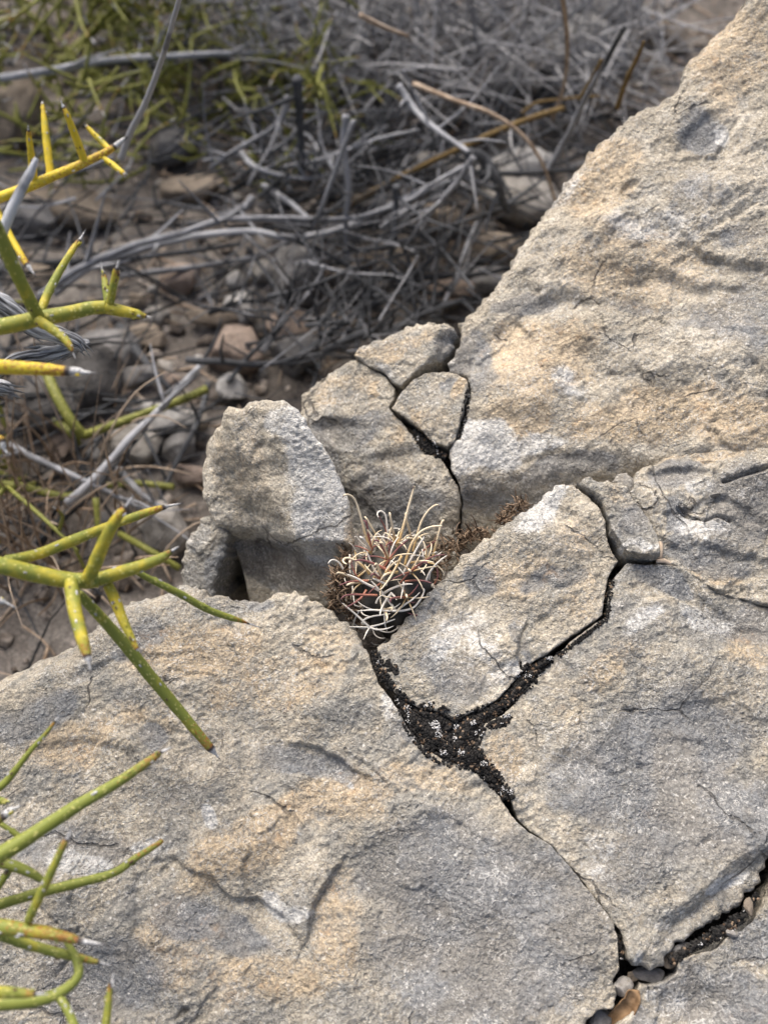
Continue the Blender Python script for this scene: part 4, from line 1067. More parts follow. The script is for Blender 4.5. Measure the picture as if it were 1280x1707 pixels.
# ------------------------------------------------------------------ far shrubs
def sprig(mb, p, d, L, r, depth, thorn):
    """jointed thorny growth: tapering tubes added to mb"""
    e = p + d * L
    m = p + d * L * .5 + np.array([random.gauss(0, 1) for _ in range(3)]) * L * .06
    mb.tube([p, m, e], [r, r * .85, r * .6 if depth else r * .1], 6, 3, t0=0 if depth else .3, t1=.6 if depth else 1.0, var=random.uniform(-.2, .3))
    if depth == 0: return
    for k in range(thorn):
        u = random.uniform(.25, 1.0); q = p + (e - p) * u
        a = np.array([random.gauss(0, 1) for _ in range(3)]); a -= d * (a @ d); a /= np.linalg.norm(a)
        nd = a * random.uniform(.75, 1.1) + d * random.uniform(.2, .7); nd /= np.linalg.norm(nd)
        sprig(mb, q, nd, L * random.uniform(.4, .7), r * .8, depth - 1, thorn)
def shrub(px, py, n, L, r, label, depth=2, th=4, h=.0, up=.55):
    b = G(px, py, 0)
    root = empty('thorny_shrub', b, label=label, cat='shrub', group='green thorny shrubs behind the rocks')
    for k in range(n):
        mb = MB()
        a = random.uniform(0, 6.28)
        d = np.array([math.cos(a), math.sin(a), random.uniform(.25, 1.2) * up * 2]); d /= np.linalg.norm(d)
        sprig(mb, b + np.array([random.uniform(-.02, .02), random.uniform(-.02, .02), 0]), d, L * random.uniform(.7, 1.2), r, depth, th)
        mb.build('branch', M['bgstem'], root, b)
    return root
shrub(60, 150, 4, 0.271, 0.0029, 'dense green thorny shrub in the upper left corner', 2, 4)
shrub(110, 90, 7, .17, .0028, 'open yellow green thorny shrub between the dense shrub and the long grey stem', 2, 4)
shrub(250, 30, 6, .17, .0028, 'yellow green thorny shrub behind the top of the long grey stem', 2, 4)
shrub(-20, 40, 4, 0.312, 0.0030, 'green thorny shrub cut by the left edge at the top', 2, 4)
shrub(190, 60, 3, 0.250, 0.0029, 'yellow green thorny shrub at the top left behind the long grey stem', 2, 3)
shrub(330, 40, 3, 0.230, 0.0025, 'green thorny shrub at the top edge left of the grass stalks', 2, 3)
shrub(300, 255, 6, 0.109, 0.0019, 'low green thorny sprigs right of the yellow branch', 2, 3)
shrub(430, 235, 6, 0.109, 0.0019, 'low green sprigs among pale crooked twigs', 2, 3)
shrub(500, 190, 4, 0.094, 0.0018, 'few green sprigs beside the dark upright stem', 2, 2)
shrub(120, 250, 6, 0.145, 0.0023, 'green sprigs behind the yellow thorn branch', 2, 3)
shrub(560, 10, 4, 0.200, 0.0019, 'green thorny shrub at the top edge left of the grey dead shrub', 2, 3)
shrub(800, -60, 5, 0.174, 0.0023, 'green sprigs at the top edge behind the grey dead shrub', 2, 3)
shrub(360, 190, 6, 0.100, 0.0021, 'green sprigs below the thin grey dead shrub', 2, 3)
shrub(260, 170, 6, 0.100, 0.0021, 'green sprigs crossing behind the long pale grey stem', 2, 3)
shrub(420, 330, 4, 0.080, 0.0019, 'lowest green sprigs, above the long pale pair of sticks', 2, 2)
shrub(30, 800, 6, 0.102, 0.0019, 'dark green sprigs behind the dry grass at the left edge', 2, 2)

GS = [([(70, 590, .06), (88, 645, .06), (118, 700, .05), (140, 726, .04)], 17, 'dark green jointed stem, left arm of the V above the pale diagonal stick'),
      ([(140, 726, .04), (190, 708, .05), (245, 688, .05), (300, 668, .05), (345, 648, .05)], 14, 'green jointed stem, right arm of the V running to the pale stick'),
      ([(-20, 805, .03), (40, 812, .03), (110, 828, .03), (160, 815, .02)], 13, 'dark green stem low in the dry grass'),
      ([(90, 700, .03), (120, 722, .03), (130, 740, .02)], 13, 'short green stem under the V'),
      ([(180, 810, .02), (230, 806, .02), (290, 812, .02)], 11, 'thin green stem right of the thorn tips'),
      ([(185, 880, .03), (170, 910, .04), (160, 830, .06)], 10, 'thin upright green stem behind the thorn tips'),
      ([(200, 890, .02), (245, 915, .03), (300, 948, .02)], 11, 'green stem pointing at the small grey stone')]
for pts, w, lab in GS:
    p = branch_pts(pts); r = w * .5 * np.linalg.norm(p - CAM, axis=1) / FPX
    mb = MB(); mb.tube(p, r, 9, 5, t0=0, t1=.5, var=-.15)
    mb.build('green_stem', M['bgstem'], None, p[0], label=lab, cat='stem', group='green stems by the dry grass')

def dead_shrub(px, py, n, L, label, spread=1.0, lean=(0, -.25)):
    b = G(px, py, 0)
    root = empty('dead_shrub', b, label=label, cat='shrub', group='grey dead shrubs behind the rocks')
    for k in range(7):
        mb = MB(); a = random.uniform(0, 6.28)
        d = np.array([math.cos(a) * .7 * spread, math.sin(a) * .5 * spread, .8]); d /= np.linalg.norm(d)
        p = [b]; 
        for q in range(3): p.append(p[-1] + d * L * .33 + np.array([random.gauss(0, 1), random.gauss(0, 1), random.gauss(0, .6)]) * L * .05)
        mb.tube(p, [.0035, .003, .0024, .0012], 7, 4, wob=.2)
        mb.build('stem', M['dead'], root, b)
    mb = MB()
    for k in range(n):
        a = random.uniform(0, 6.28); rr = random.random() ** .6
        s = b + np.array([math.cos(a) * .16 * spread * rr, math.sin(a) * .09 * spread * rr, random.uniform(0, .10)])
        d = np.array([random.gauss(0, .55) + lean[0], random.gauss(0, .5) + lean[1], random.gauss(.15, .55)]); d /= np.linalg.norm(d)
        l = L * random.uniform(.3, .9)
        p = [s]
        for q in range(3):
            d = d + np.array([random.gauss(0, .11), random.gauss(0, .11), random.gauss(-.04, .11)]); d /= np.linalg.norm(d)
            p.append(p[-1] + d * l / 3)
        r = random.uniform(.0005, .0014)
        mb.tube(p, [r, r, r * .8, r * .4], 4, 3, var=random.uniform(-.3, .5))
    props(mb.build('twigs', M['ashgrass'], root, b), kind='stuff')
dead_shrub(740, 150, 900, .16, 'tangled grey dead shrub, the large one at the top centre', 1.35)
dead_shrub(560, 110, 420, .13, 'wispy grey dead shrub left of the large one', 1.0)
dead_shrub(900, 40, 360, .14, 'wispy grey dead shrub by the large white stone', 1.0)
dead_shrub(450, 40, 240, .13, 'thin grey dead shrub at the top edge among the grass stalks', .9)

# ------------------------------------------------------------------ dry grass
def tuft(px, py, n, L, label, mat='straw', spread=.03, lean=(0, 0), r=(.0006, .0012)):
    b = G(px, py, 0)
    root = empty('grass_tuft', b, label=label, cat='grass', group='dry grass tufts')
    for k in range(n):
        s = b + np.array([random.gauss(0, spread), random.gauss(0, spread * .6), 0])
        d = np.array([random.gauss(lean[0], .3), random.gauss(lean[1], .3), 1.0]); d /= np.linalg.norm(d)
        l = L * random.uniform(.5, 1.2); p = [s]; 
        bend = np.array([random.gauss(0, .14), random.gauss(-.05, .14), -.06])
        for q in range(3):
            d = d + bend; d /= np.linalg.norm(d); p.append(p[-1] + d * l / 3)
        w = random.uniform(*r)
        mb = MB(); mb.tube(p, [w, w, w * .8, w * .25], 5, 3, var=random.uniform(-.4, .4), flat=.35)
        mb.build('blade', M[mat], root, b)
tuft(30, 960, 46, .15, 'brown dry grass tuft at the left edge behind the front slab', spread=.028, lean=(.05, -.1))
tuft(90, 930, 34, .13, 'dry straw tuft behind the forked thorn branch', spread=.026, lean=(0, -.05))
tuft(-40, 850, 30, .14, 'dry grass tuft cut by the left edge under the yellow thorn', spread=.026)
tuft(130, 800, 14, .16, 'few tall tan blades crossing the green V', spread=.02, lean=(.15, 0))
tuft(400, 190, 16, .15, 'fine upright straw stalks between the green sprigs', spread=.02, lean=(.25, 0), r=(.0004, .0008))
tuft(480, 280, 12, .11, 'fine pale straw stalks in front of the dark upright stem', spread=.02, lean=(.1, 0), r=(.0004, .0008))
tuft(690, 240, 14, .14, 'thin pale straws in front of the grey dead shrub', spread=.04, lean=(.35, 0), r=(.0004, .0007))
tuft(190, 720, 8, .08, 'short pale straws beside the pale diagonal stick', spread=.015, lean=(.3, 0), r=(.0004, .0007))

# ------------------------------------------------------------------ the thorny shrubs reaching in from the left
def sp(px, py, d): return P(px, py, d)
def thorny(name, base, label, parts, group='thorny shrubs reaching in from the left'):
    """parts: list of (kind, pts[(px,py,dist,width_px)], yellowness, tip?, subs[...])"""
    root = empty(name, base, label=label, cat='shrub', group=group)
    def one(kind, pts, yel, tip, par):
        p = np.array([P(a[0], a[1], a[2]) for a in pts])
        r = np.array([a[3] * .46 * a[2] / FPX for a in pts])
        mb = MB()
        c_, r_c = catmull(p, r, 7)
        v_, f_ = ico(1)
        for q in range(random.randint(5, 11)):          # bud scars and peeling flakes
            i_ = random.randrange(2, max(3, int(len(c_) * (tip or 1) * .93)))
            t_ = c_[min(i_ + 1, len(c_) - 1)] - c_[i_ - 1]; t_ /= np.linalg.norm(t_)
            a_ = np.array([random.gauss(0, 1) for _ in range(3)]) + nrm(*(CAM - c_[i_])) * .7; a_ -= t_ * (a_ @ t_); a_ /= np.linalg.norm(a_)
            s_ = random.uniform(.00022, .0005); b_ = np.cross(t_, a_)
            L_ = v_[:, :1] * t_ * s_ * random.uniform(1.2, 2.6) + v_[:, 1:2] * b_ * s_ + v_[:, 2:] * a_ * s_ * .7
            mb.add(c_[i_] + a_ * r_c[i_] * .97 + L_, None, f_, np.full(len(v_), random.choice([.855, .89, .89, .30])), None, yel + .3)
        if tip:
            # body up to the tip, then a slim bone-coloured needle drawn out of it
            L = np.concatenate([[0], np.cumsum(np.linalg.norm(np.diff(p, axis=0), axis=1))])
            mb_p, mb_r = catmull(p, r, 7)
            n = len(mb_p); u = np.linspace(0, 1, n)
            cut = int(n * tip)
            mb_r = mb_r * (1 - .22 * np.clip((np.arange(n) / max(cut, 1) - .35) / .65, 0, 1))
            rr = mb_r.copy()
            k = np.clip((np.arange(n) - cut) / max(1, n - 1 - cut), 0, 1)
            rr = np.where(np.arange(n) >= cut, mb_r[cut] * (.58 * (1 - k) ** .9 + .03), mb_r)
            V, Q, T, t, fib = tube_geo(mb_p, rr, 12, 1, 0, 1, .09)
            tt = t.copy()
            f = cut / (n - 1)
            tt = np.where(t < f, t / f * .84, .84 + (t - f) / (1 - f) * .16)
            mb.add(V, Q, T, tt, fib, yel + .27)
        else:
            mb.tube(p, r, 14, 7, 0, .5, yel + .27, .09)
        return mb.build(kind, M['stem'], par, base)
    objs = {}
    for key, kind, pts, yel, tip, parent in parts:
        o = one(kind, pts, yel, tip, objs[parent] if parent else root)
        objs[key] = o
    return root

D0 = .345
bM_ = np.array([-.30, -.02, GROUND])
def trunk(px, py, d, base):
    return None
thorny('thorny_shrub', bM_, 'forked yellow green thorny branch with six long thorns at the middle left', [
    ('t', 'trunk', [(-560, 1250, .52, 40), (-420, 1120, .45, 36), (-250, 960, .38, 33), (-120, 925, .352, 31), (-10, 940, .345, 30), (60, 957, .345, 29), (120, 968, .345, 28), (165, 966, .345, 27)], .10, None, None),
    ('a', 'branch', [(165, 966, .345, 25), (200, 955, .343, 24), (240, 942, .341, 22), (272, 929, .339, 19), (281, 922, .338, 14), (302, 909, .337, 6)], .14, .84, None),
    ('b', 'branch', [(10, 935, .352, 19), (60, 925, .356, 19), (120, 902, .360, 20), (180, 878, .364, 19), (240, 856, .367, 17), (276, 845, .369, 12), (308, 838, .371, 4)], .12, .86, None),
    ('c', 'branch', [(145, 968, .343, 22), (158, 942, .338, 24), (172, 908, .333, 23), (188, 876, .329, 22), (201, 856, .327, 20), (210, 845, .326, 13), (226, 820, .324, 4)], .22, .80, None),
    ('d', 'branch', [(119, 970, .343, 24), (122, 995, .338, 25), (128, 1030, .333, 24), (138, 1065, .329, 24), (145, 1090, .327, 20), (149, 1105, .326, 12), (152, 1124, .325, 4)], .12, .80, None),
    ('e', 'branch', [(180, 975, .347, 18), (192, 1000, .346, 19), (206, 1035, .344, 18), (220, 1065, .342, 15), (231, 1086, .341, 7)], .18, .95, None),
    ('f', 'branch', [(132, 990, .350, 16), (165, 1025, .356, 19), (205, 1070, .362, 21), (245, 1120, .368, 22), (285, 1168, .373, 22), (320, 1210, .377, 21), (350, 1246, .380, 18), (357, 1254, .381, 10), (369, 1268, .382, 4)], -.02, .90, None),
    ('g', 'branch', [(225, 952, .350, 10), (252, 966, .354, 12), (300, 990, .360, 14), (345, 1015, .366, 14), (385, 1030, .371, 13), (405, 1036, .374, 9), (440, 1048, .378, 3)], -.06, .84, None),
    ('x', 'branch', [(-60, 800, .35, 18), (-20, 790, .345, 17), (0, 815 - 82, .343, 16), (8, 748, .342, 12), (18, 764, .341, 4)], .1, .75, None),
    ('y', 'branch', [(-90, 930, .36, 17), (-40, 975, .35, 17), (0, 1000, .345, 15), (10, 1004, .344, 10), (34, 1018, .343, 3)], .25, .72, None),
])
bU_ = np.array([-.36, .10, GROUND])
thorny('thorny_shrub', bU_, 'thorny branch with a stubby forked tip above a single yellow thorn', [
    ('t', 'trunk', [(-560, 760, .58, 42), (-400, 640, .50, 38), (-220, 575, .43, 33), (-110, 558, .385, 29), (0, 545, .370, 27), (60, 532, .368, 27), (110, 523, .366, 25), (150, 514, .365, 23), (178, 512, .364, 22)], .10, None, None),
    ('a', 'branch', [(178, 512, .364, 22), (205, 519, .363, 20), (230, 524, .362, 18), (240, 526, .362, 11), (256, 531, .361, 5)], .16, .80, None),
    ('b', 'branch', [(66, 531, .366, 21), (50, 500, .361, 22), (30, 460, .355, 22), (10, 415, .350, 22), (-15, 360, .345, 22), (-60, 280, .335, 20)], -.0, None, None),
    ('c', 'branch', [(68, 520, .37, 14), (80, 490, .375, 15), (100, 452, .380, 14), (122, 416, .385, 12), (133, 400, .387, 8), (145, 380, .389, 3)], .08, .82, None),
    ('d', 'branch', [(180, 506, .366, 12), (177, 480, .369, 13), (173, 457, .372, 9), (170, 446, .373, 6), (169, 430, .374, 2)], -.03, .62, None),
    ('e', 'branch', [(184, 506, .363, 13), (189, 480, .361, 14), (194, 455, .359, 14), (196, 445, .358, 11), (201, 428, .357, 5)], .15, .72, None),
    ('f', 'branch', [(64, 534, .362, 17), (85, 547, .358, 17), (105, 562, .354, 16), (117, 577, .351, 13), (121, 585, .350, 8), (128, 602, .349, 2)], .12, .82, None),
    ('g', 'branch', [(-330, 640, .45, 30), (-160, 615, .38, 28), (-40, 611, .345, 26), (30, 613, .338, 25), (90, 617, .334, 22), (132, 620, .332, 17), (140, 621, .331, 10), (170, 622, .329, 2)], .42, .915, None),
])
bB_ = np.array([-.40, .22, GROUND])
thorny('thorny_shrub', bB_, 'bright blurred yellow branch combed with upright thorns at the upper left', [
    ('t', 'trunk', [(-560, 640, .80, 26), (-380, 500, .72, 24), (-180, 400, .64, 21), (-60, 352, .60, 19), (0, 330, .58, 17), (60, 306, .575, 17), (110, 285, .57, 17), (145, 270, .57, 16), (180, 252, .57, 14), (204, 235, .57, 10), (214, 226, .57, 4)], .45, .96, None),
    ('a', 'branch', [(58, 305, .575, 11), (54, 270, .57, 12), (50, 235, .565, 11), (47, 205, .56, 4)], .5, .86, None),
    ('b', 'branch', [(86, 298, .575, 12), (80, 250, .58, 13), (75, 205, .585, 12), (71, 168, .59, 5)], .35, .95, None),
    ('c', 'branch', [(142, 270, .57, 12), (128, 232, .565, 13), (114, 195, .56, 11), (106, 178, .56, 7), (100, 162, .56, 3)], .5, .82, None),
    ('d', 'branch', [(184, 250, .57, 9), (170, 236, .575, 10), (148, 214, .58, 8), (144, 208, .58, 4)], .35, .93, None),
    ('e', 'branch', [(172, 262, .57, 9), (190, 276, .565, 10), (205, 288, .56, 9), (211, 294, .56, 4)], .4, .95, None),
    ('f', 'branch', [(-30, 300, .60, 12), (0, 362, .58, 14), (20, 400, .57, 15), (45, 440, .56, 12), (62, 462, .555, 4)], .45, .84, None),
])
bL_ = np.array([-.27, -.16, GROUND])
thorny('thorny_shrub', bL_, 'green thorny branches lying over the front slab at the lower left corner', [
    ('t', 'trunk', [(-520, 1750, .50, 40), (-330, 1640, .42, 36), (-180, 1560, .37, 32), (-60, 1548, .352, 29), (0, 1545, .345, 27), (40, 1550, .343, 26), (80, 1556, .341, 24), (122, 1565, .339, 19), (132, 1568, .338, 12), (182, 1576, .336, 4)], .02, .945, None),
    ('a', 'branch', [(-160, 1490, .36, 26), (-60, 1456, .352, 27), (0, 1425, .348, 26), (60, 1388, .346, 24), (130, 1343, .344, 23), (200, 1302, .342, 20), (258, 1262, .340, 16), (268, 1254, .340, 8), (296, 1242, .339, 2)], -.15, .92, None),
    ('b', 'branch', [(-120, 1545, .375, 16), (0, 1508, .370, 16), (60, 1490, .368, 17), (130, 1472, .366, 16), (190, 1455, .364, 15), (230, 1428, .362, 13), (262, 1408, .361, 11), (272, 1400, .361, 9)], -.25, .985, None),
    ('c', 'branch', [(48, 1534, .341, 14), (64, 1500, .336, 15), (88, 1450, .330, 15), (106, 1410, .326, 14), (113, 1397, .325, 10), (122, 1374, .323, 3)], .10, .82, None),
    ('d', 'branch', [(-60, 1560, .356, 22), (0, 1558, .353, 20), (40, 1572, .352, 18), (85, 1585, .351, 17), (130, 1596, .350, 15), (160, 1603, .350, 11), (190, 1610, .349, 3)], .02, .87, None),
    ('e', 'branch', [(-60, 1420, .362, 17), (0, 1437, .360, 18), (30, 1446, .359, 18), (55, 1457, .358, 15), (75, 1470, .358, 9)], -.05, None, None),
    ('f', 'branch', [(-120, 1385, .362, 17), (-30, 1372, .352, 18), (0, 1364, .350, 17), (18, 1352, .349, 15), (26, 1347, .348, 11), (46, 1340, .347, 3)], .12, .72, None),
    ('g', 'branch', [(-70, 1350, .37, 14), (0, 1312, .366, 13), (25, 1285, .364, 11), (50, 1253, .362, 10), (75, 1225, .360, 9), (92, 1203, .359, 6), (103, 1187, .358, 2)], -.22, .90, None),
    ('h', 'branch', [(-80, 1680, .352, 26), (0, 1674, .349, 21), (60, 1668, .348, 20), (100, 1655, .347, 17), (130, 1628, .346, 15), (128, 1600, .347, 14), (111, 1570, .348, 8)], -.3, None, None),
    ('i', 'branch', [(100, 1662, .347, 13), (116, 1690, .345, 13), (140, 1750, .343, 13)], -.25, None, 'h'),
    ('j', 'branch', [(-60, 1655, .338, 18), (0, 1654, .335, 18), (40, 1656, .334, 16), (58, 1657, .333, 11), (86, 1657, .332, 3)], .12, .78, None),
    ('k', 'branch', [(168, 1780, .352, 13), (178, 1700, .348, 13), (184, 1648, .346, 10), (187, 1638, .345, 6), (191, 1615, .344, 2)], .08, .82, None),
    ('l', 'branch', [(-30, 1330, .356, 14), (0, 1335, .354, 13), (14, 1336, .353, 10), (22, 1337, .353, 4)], -.1, .8, None),
    ('m', 'branch', [(0, 1372, .366, 8), (30, 1392, .365, 9), (48, 1402, .364, 5)], -.25, None, None),
    ('n', 'branch', [(-10, 1490, .364, 12), (8, 1462, .362, 12), (20, 1448, .361, 10)], -.25, None, None),
])
# weathered dead wood behind the upper branch
def shaggy(pts, w, label):
    p = np.array([P(a, b, d) for a, b, d in pts]); r = np.array(w) * .5 * np.array([a[2] for a in pts]) / FPX
    root = empty('dead_branch', p[0], label=label, cat='branch', group='shaggy dead branches')
    mb = MB(); mb.tube(p, r, 14, 8, wob=.42, t1=.7)
    mb.build('wood', M['bark'], root, p[0])
    for k in range(10):
        c, rr = catmull(p, r, 6); i = random.randrange(3, len(c) - 3)
        d = c[i + 1] - c[i - 1]; d /= np.linalg.norm(d); a = np.array([random.gauss(0, 1) for _ in range(3)]); a -= d * (a @ d); a /= np.linalg.norm(a)
        s = c[i] + a * rr[i] * .9
        tb = MB(); tb.tube([s - d * .002, s + a * .0006 + d * .001, s + d * .005 + a * .0014], [.0003, .0006, .0001], 4, 3, flat=.4)
        tb.build('bark_strip', M['bark'], root, p[0])
shaggy([(-60, 470, .40), (-10, 500, .40), (20, 520, .40), (60, 548, .40), (100, 560, .40), (130, 572, .40), (140, 585, .40)], [26, 28, 30, 26, 28, 22, 8], 'shaggy silver dead branch behind the forked tip')
shaggy([(150, 570, .405), (110, 582, .405), (70, 592, .405), (30, 600, .405), (-30, 640, .41)], [8, 24, 24, 20, 18], 'shaggy black and silver dead branch under the forked tip')
shaggy([(-40, 640, .40), (0, 645, .40), (16, 650, .40), (24, 652, .40)], [24, 24, 18, 6], 'frayed dead branch stub at the left edge below the yellow thorn')
mb = MB(); p = np.array([P(-8, 425, .36), P(5, 388, .36), P(20, 350, .36), P(35, 318, .36), P(50, 290, .36), P(62, 264, .36)])
mb.tube(p, [.0016, .0017, .0018, .0017, .0015, .0008], 10, 5, wob=.1, var=.2, t1=.7)
mb.build('grey_twig', M['bark'], None, p[0], label='short pale grey twig crossing in front of the bright yellow branch', cat='twig')

# ------------------------------------------------------------------ the cactus in the cavity
CC = P(660, 985, .436)
AX = nrm(.02, -.10, 1.0)
ax1 = np.cross(AX, [0, 1, 0]); ax1 /= np.linalg.norm(ax1); ax2 = np.cross(AX, ax1)
RB, HB = .0182, .0245
cactus = empty('cactus', CC - AX * HB, label='small spiny cactus with hooked cream and purple spines growing in the rock cleft', cat='cactus')
cbase = CC - AX * HB
def body_pt(th, ph, k=1.0):
    d = ax1 * math.sin(th) * math.cos(ph) + ax2 * math.sin(th) * math.sin(ph)
    return CC + (d * RB + AX * math.cos(th) * HB) * k
tub = []
for k in range(36):
    c = 1 - (k + .4) / 36 * 1.5
    th = math.acos(max(-1, c)); ph = k * 2.39996
    tub.append((th, ph))
th_, ph_ = np.meshgrid(np.linspace(0.001, math.pi * .86, 90), np.linspace(0, 2 * np.pi, 140, endpoint=False), indexing='ij')
dirs = np.sin(th_)[..., None] * (np.cos(ph_)[..., None] * ax1 + np.sin(ph_)[..., None] * ax2) + np.cos(th_)[..., None] * AX
tdir = np.array([math.sin(a) * (math.cos(b) * ax1 + math.sin(b) * ax2) + math.cos(a) * AX for a, b in tub])
cosd = np.clip(dirs.reshape(-1, 3) @ tdir.T, -1, 1)
ang = np.arccos(cosd.max(1)).reshape(th_.shape)
bumpr = 1 + .17 * np.exp(-(ang / .17) ** 2) - .02
pos = CC + (np.sin(th_)[..., None] * (np.cos(ph_)[..., None] * ax1 + np.sin(ph_)[..., None] * ax2) * RB + np.cos(th_)[..., None] * AX * HB) * bumpr[..., None]
i = np.arange(89)[:, None] * 140; j = np.arange(140)[None]; jn = (j + 1) % 140
cq = np.stack([i + j, i + 140 + j, i + 140 + jn, i + jn], -1).reshape(-1, 4)
link('body', mk_mesh('body', pos.reshape(-1, 3) - cbase, cq, None, M['skin'], {'var': np.zeros(pos.size // 3)}), cactus)
def spine(pts, w, var, parent, sub=5, seg=6, keep=True):
    if not keep:
        x_, y_ = project(np.array(pts))
        if x_.min() < 560 or x_.max() > 742 or y_.min() < 850: return None
    p = np.array(pts); n = len(p)
    r = np.linspace(1, .55, n) * w; r[-1] = w * .18
    mb = MB(); mb.tube(p, r, seg, sub, 0, 1, var)
    return mb.build('spine', M['spine'], parent, cbase)
srng = random.Random(5)
for (th, ph), td in zip(tub, tdir):
    base = body_pt(th, ph, 1.15)
    facing = td @ nrm(*(CAM - CC))
    if facing < -.35: continue
    nn_ = td
    mb = MB(); v, f = ico(1); mb.add(base + v * .0011 * [1, 1, 1], None, f)
    ar = mb.build('areole', M['wool'], cactus, cbase)
    u = np.cross(nn_, AX + [.01, 0, 0]); u /= np.linalg.norm(u); w2 = np.cross(nn_, u)
    ns = srng.choice([5, 6, 6]) if th < .8 else srng.choice([2, 3, 3])
    o_ = srng.uniform(0, 6.28)
    for k in range(ns):                        # radials pressed against the body
        a = o_ + 6.283 * k / ns + srng.uniform(-.25, .25)
        d = u * math.cos(a) + w2 * math.sin(a)
        L = srng.uniform(.008, .013)
        p = [base, base + d * L * .35 + nn_ * L * .32, base + d * L * .75 + nn_ * L * .38, base + d * L + nn_ * L * .25]
        spine(p, .00040, srng.choice([.9, .1, .1, .1, .55] if th < .9 else [.9, .9, .9, .9, .9, .55]), ar, 4, 5, False)
    if th < 1.15:                              # longer centrals near the crown
        for k in range(srng.choice([2, 2, 3])):
            d = nn_ + u * srng.gauss(0, .45) + w2 * srng.gauss(0, .3) + AX * .75; d /= np.linalg.norm(d)
            L = srng.uniform(.012, .02); q = np.cross(d, u); q /= np.linalg.norm(q)
            p = [base, base + d * L * .5, base + d * L * .92 + q * .0004, base + d * L + q * .0014, base + d * L * .96 + q * .0026]
            spine(p, .00058, srng.choice([.1, .1, .1, .1, .55, .9]), ar, 4, 6, False)
def zp(x, y): return 500 + x / 4.571, 780 + y / 4.571
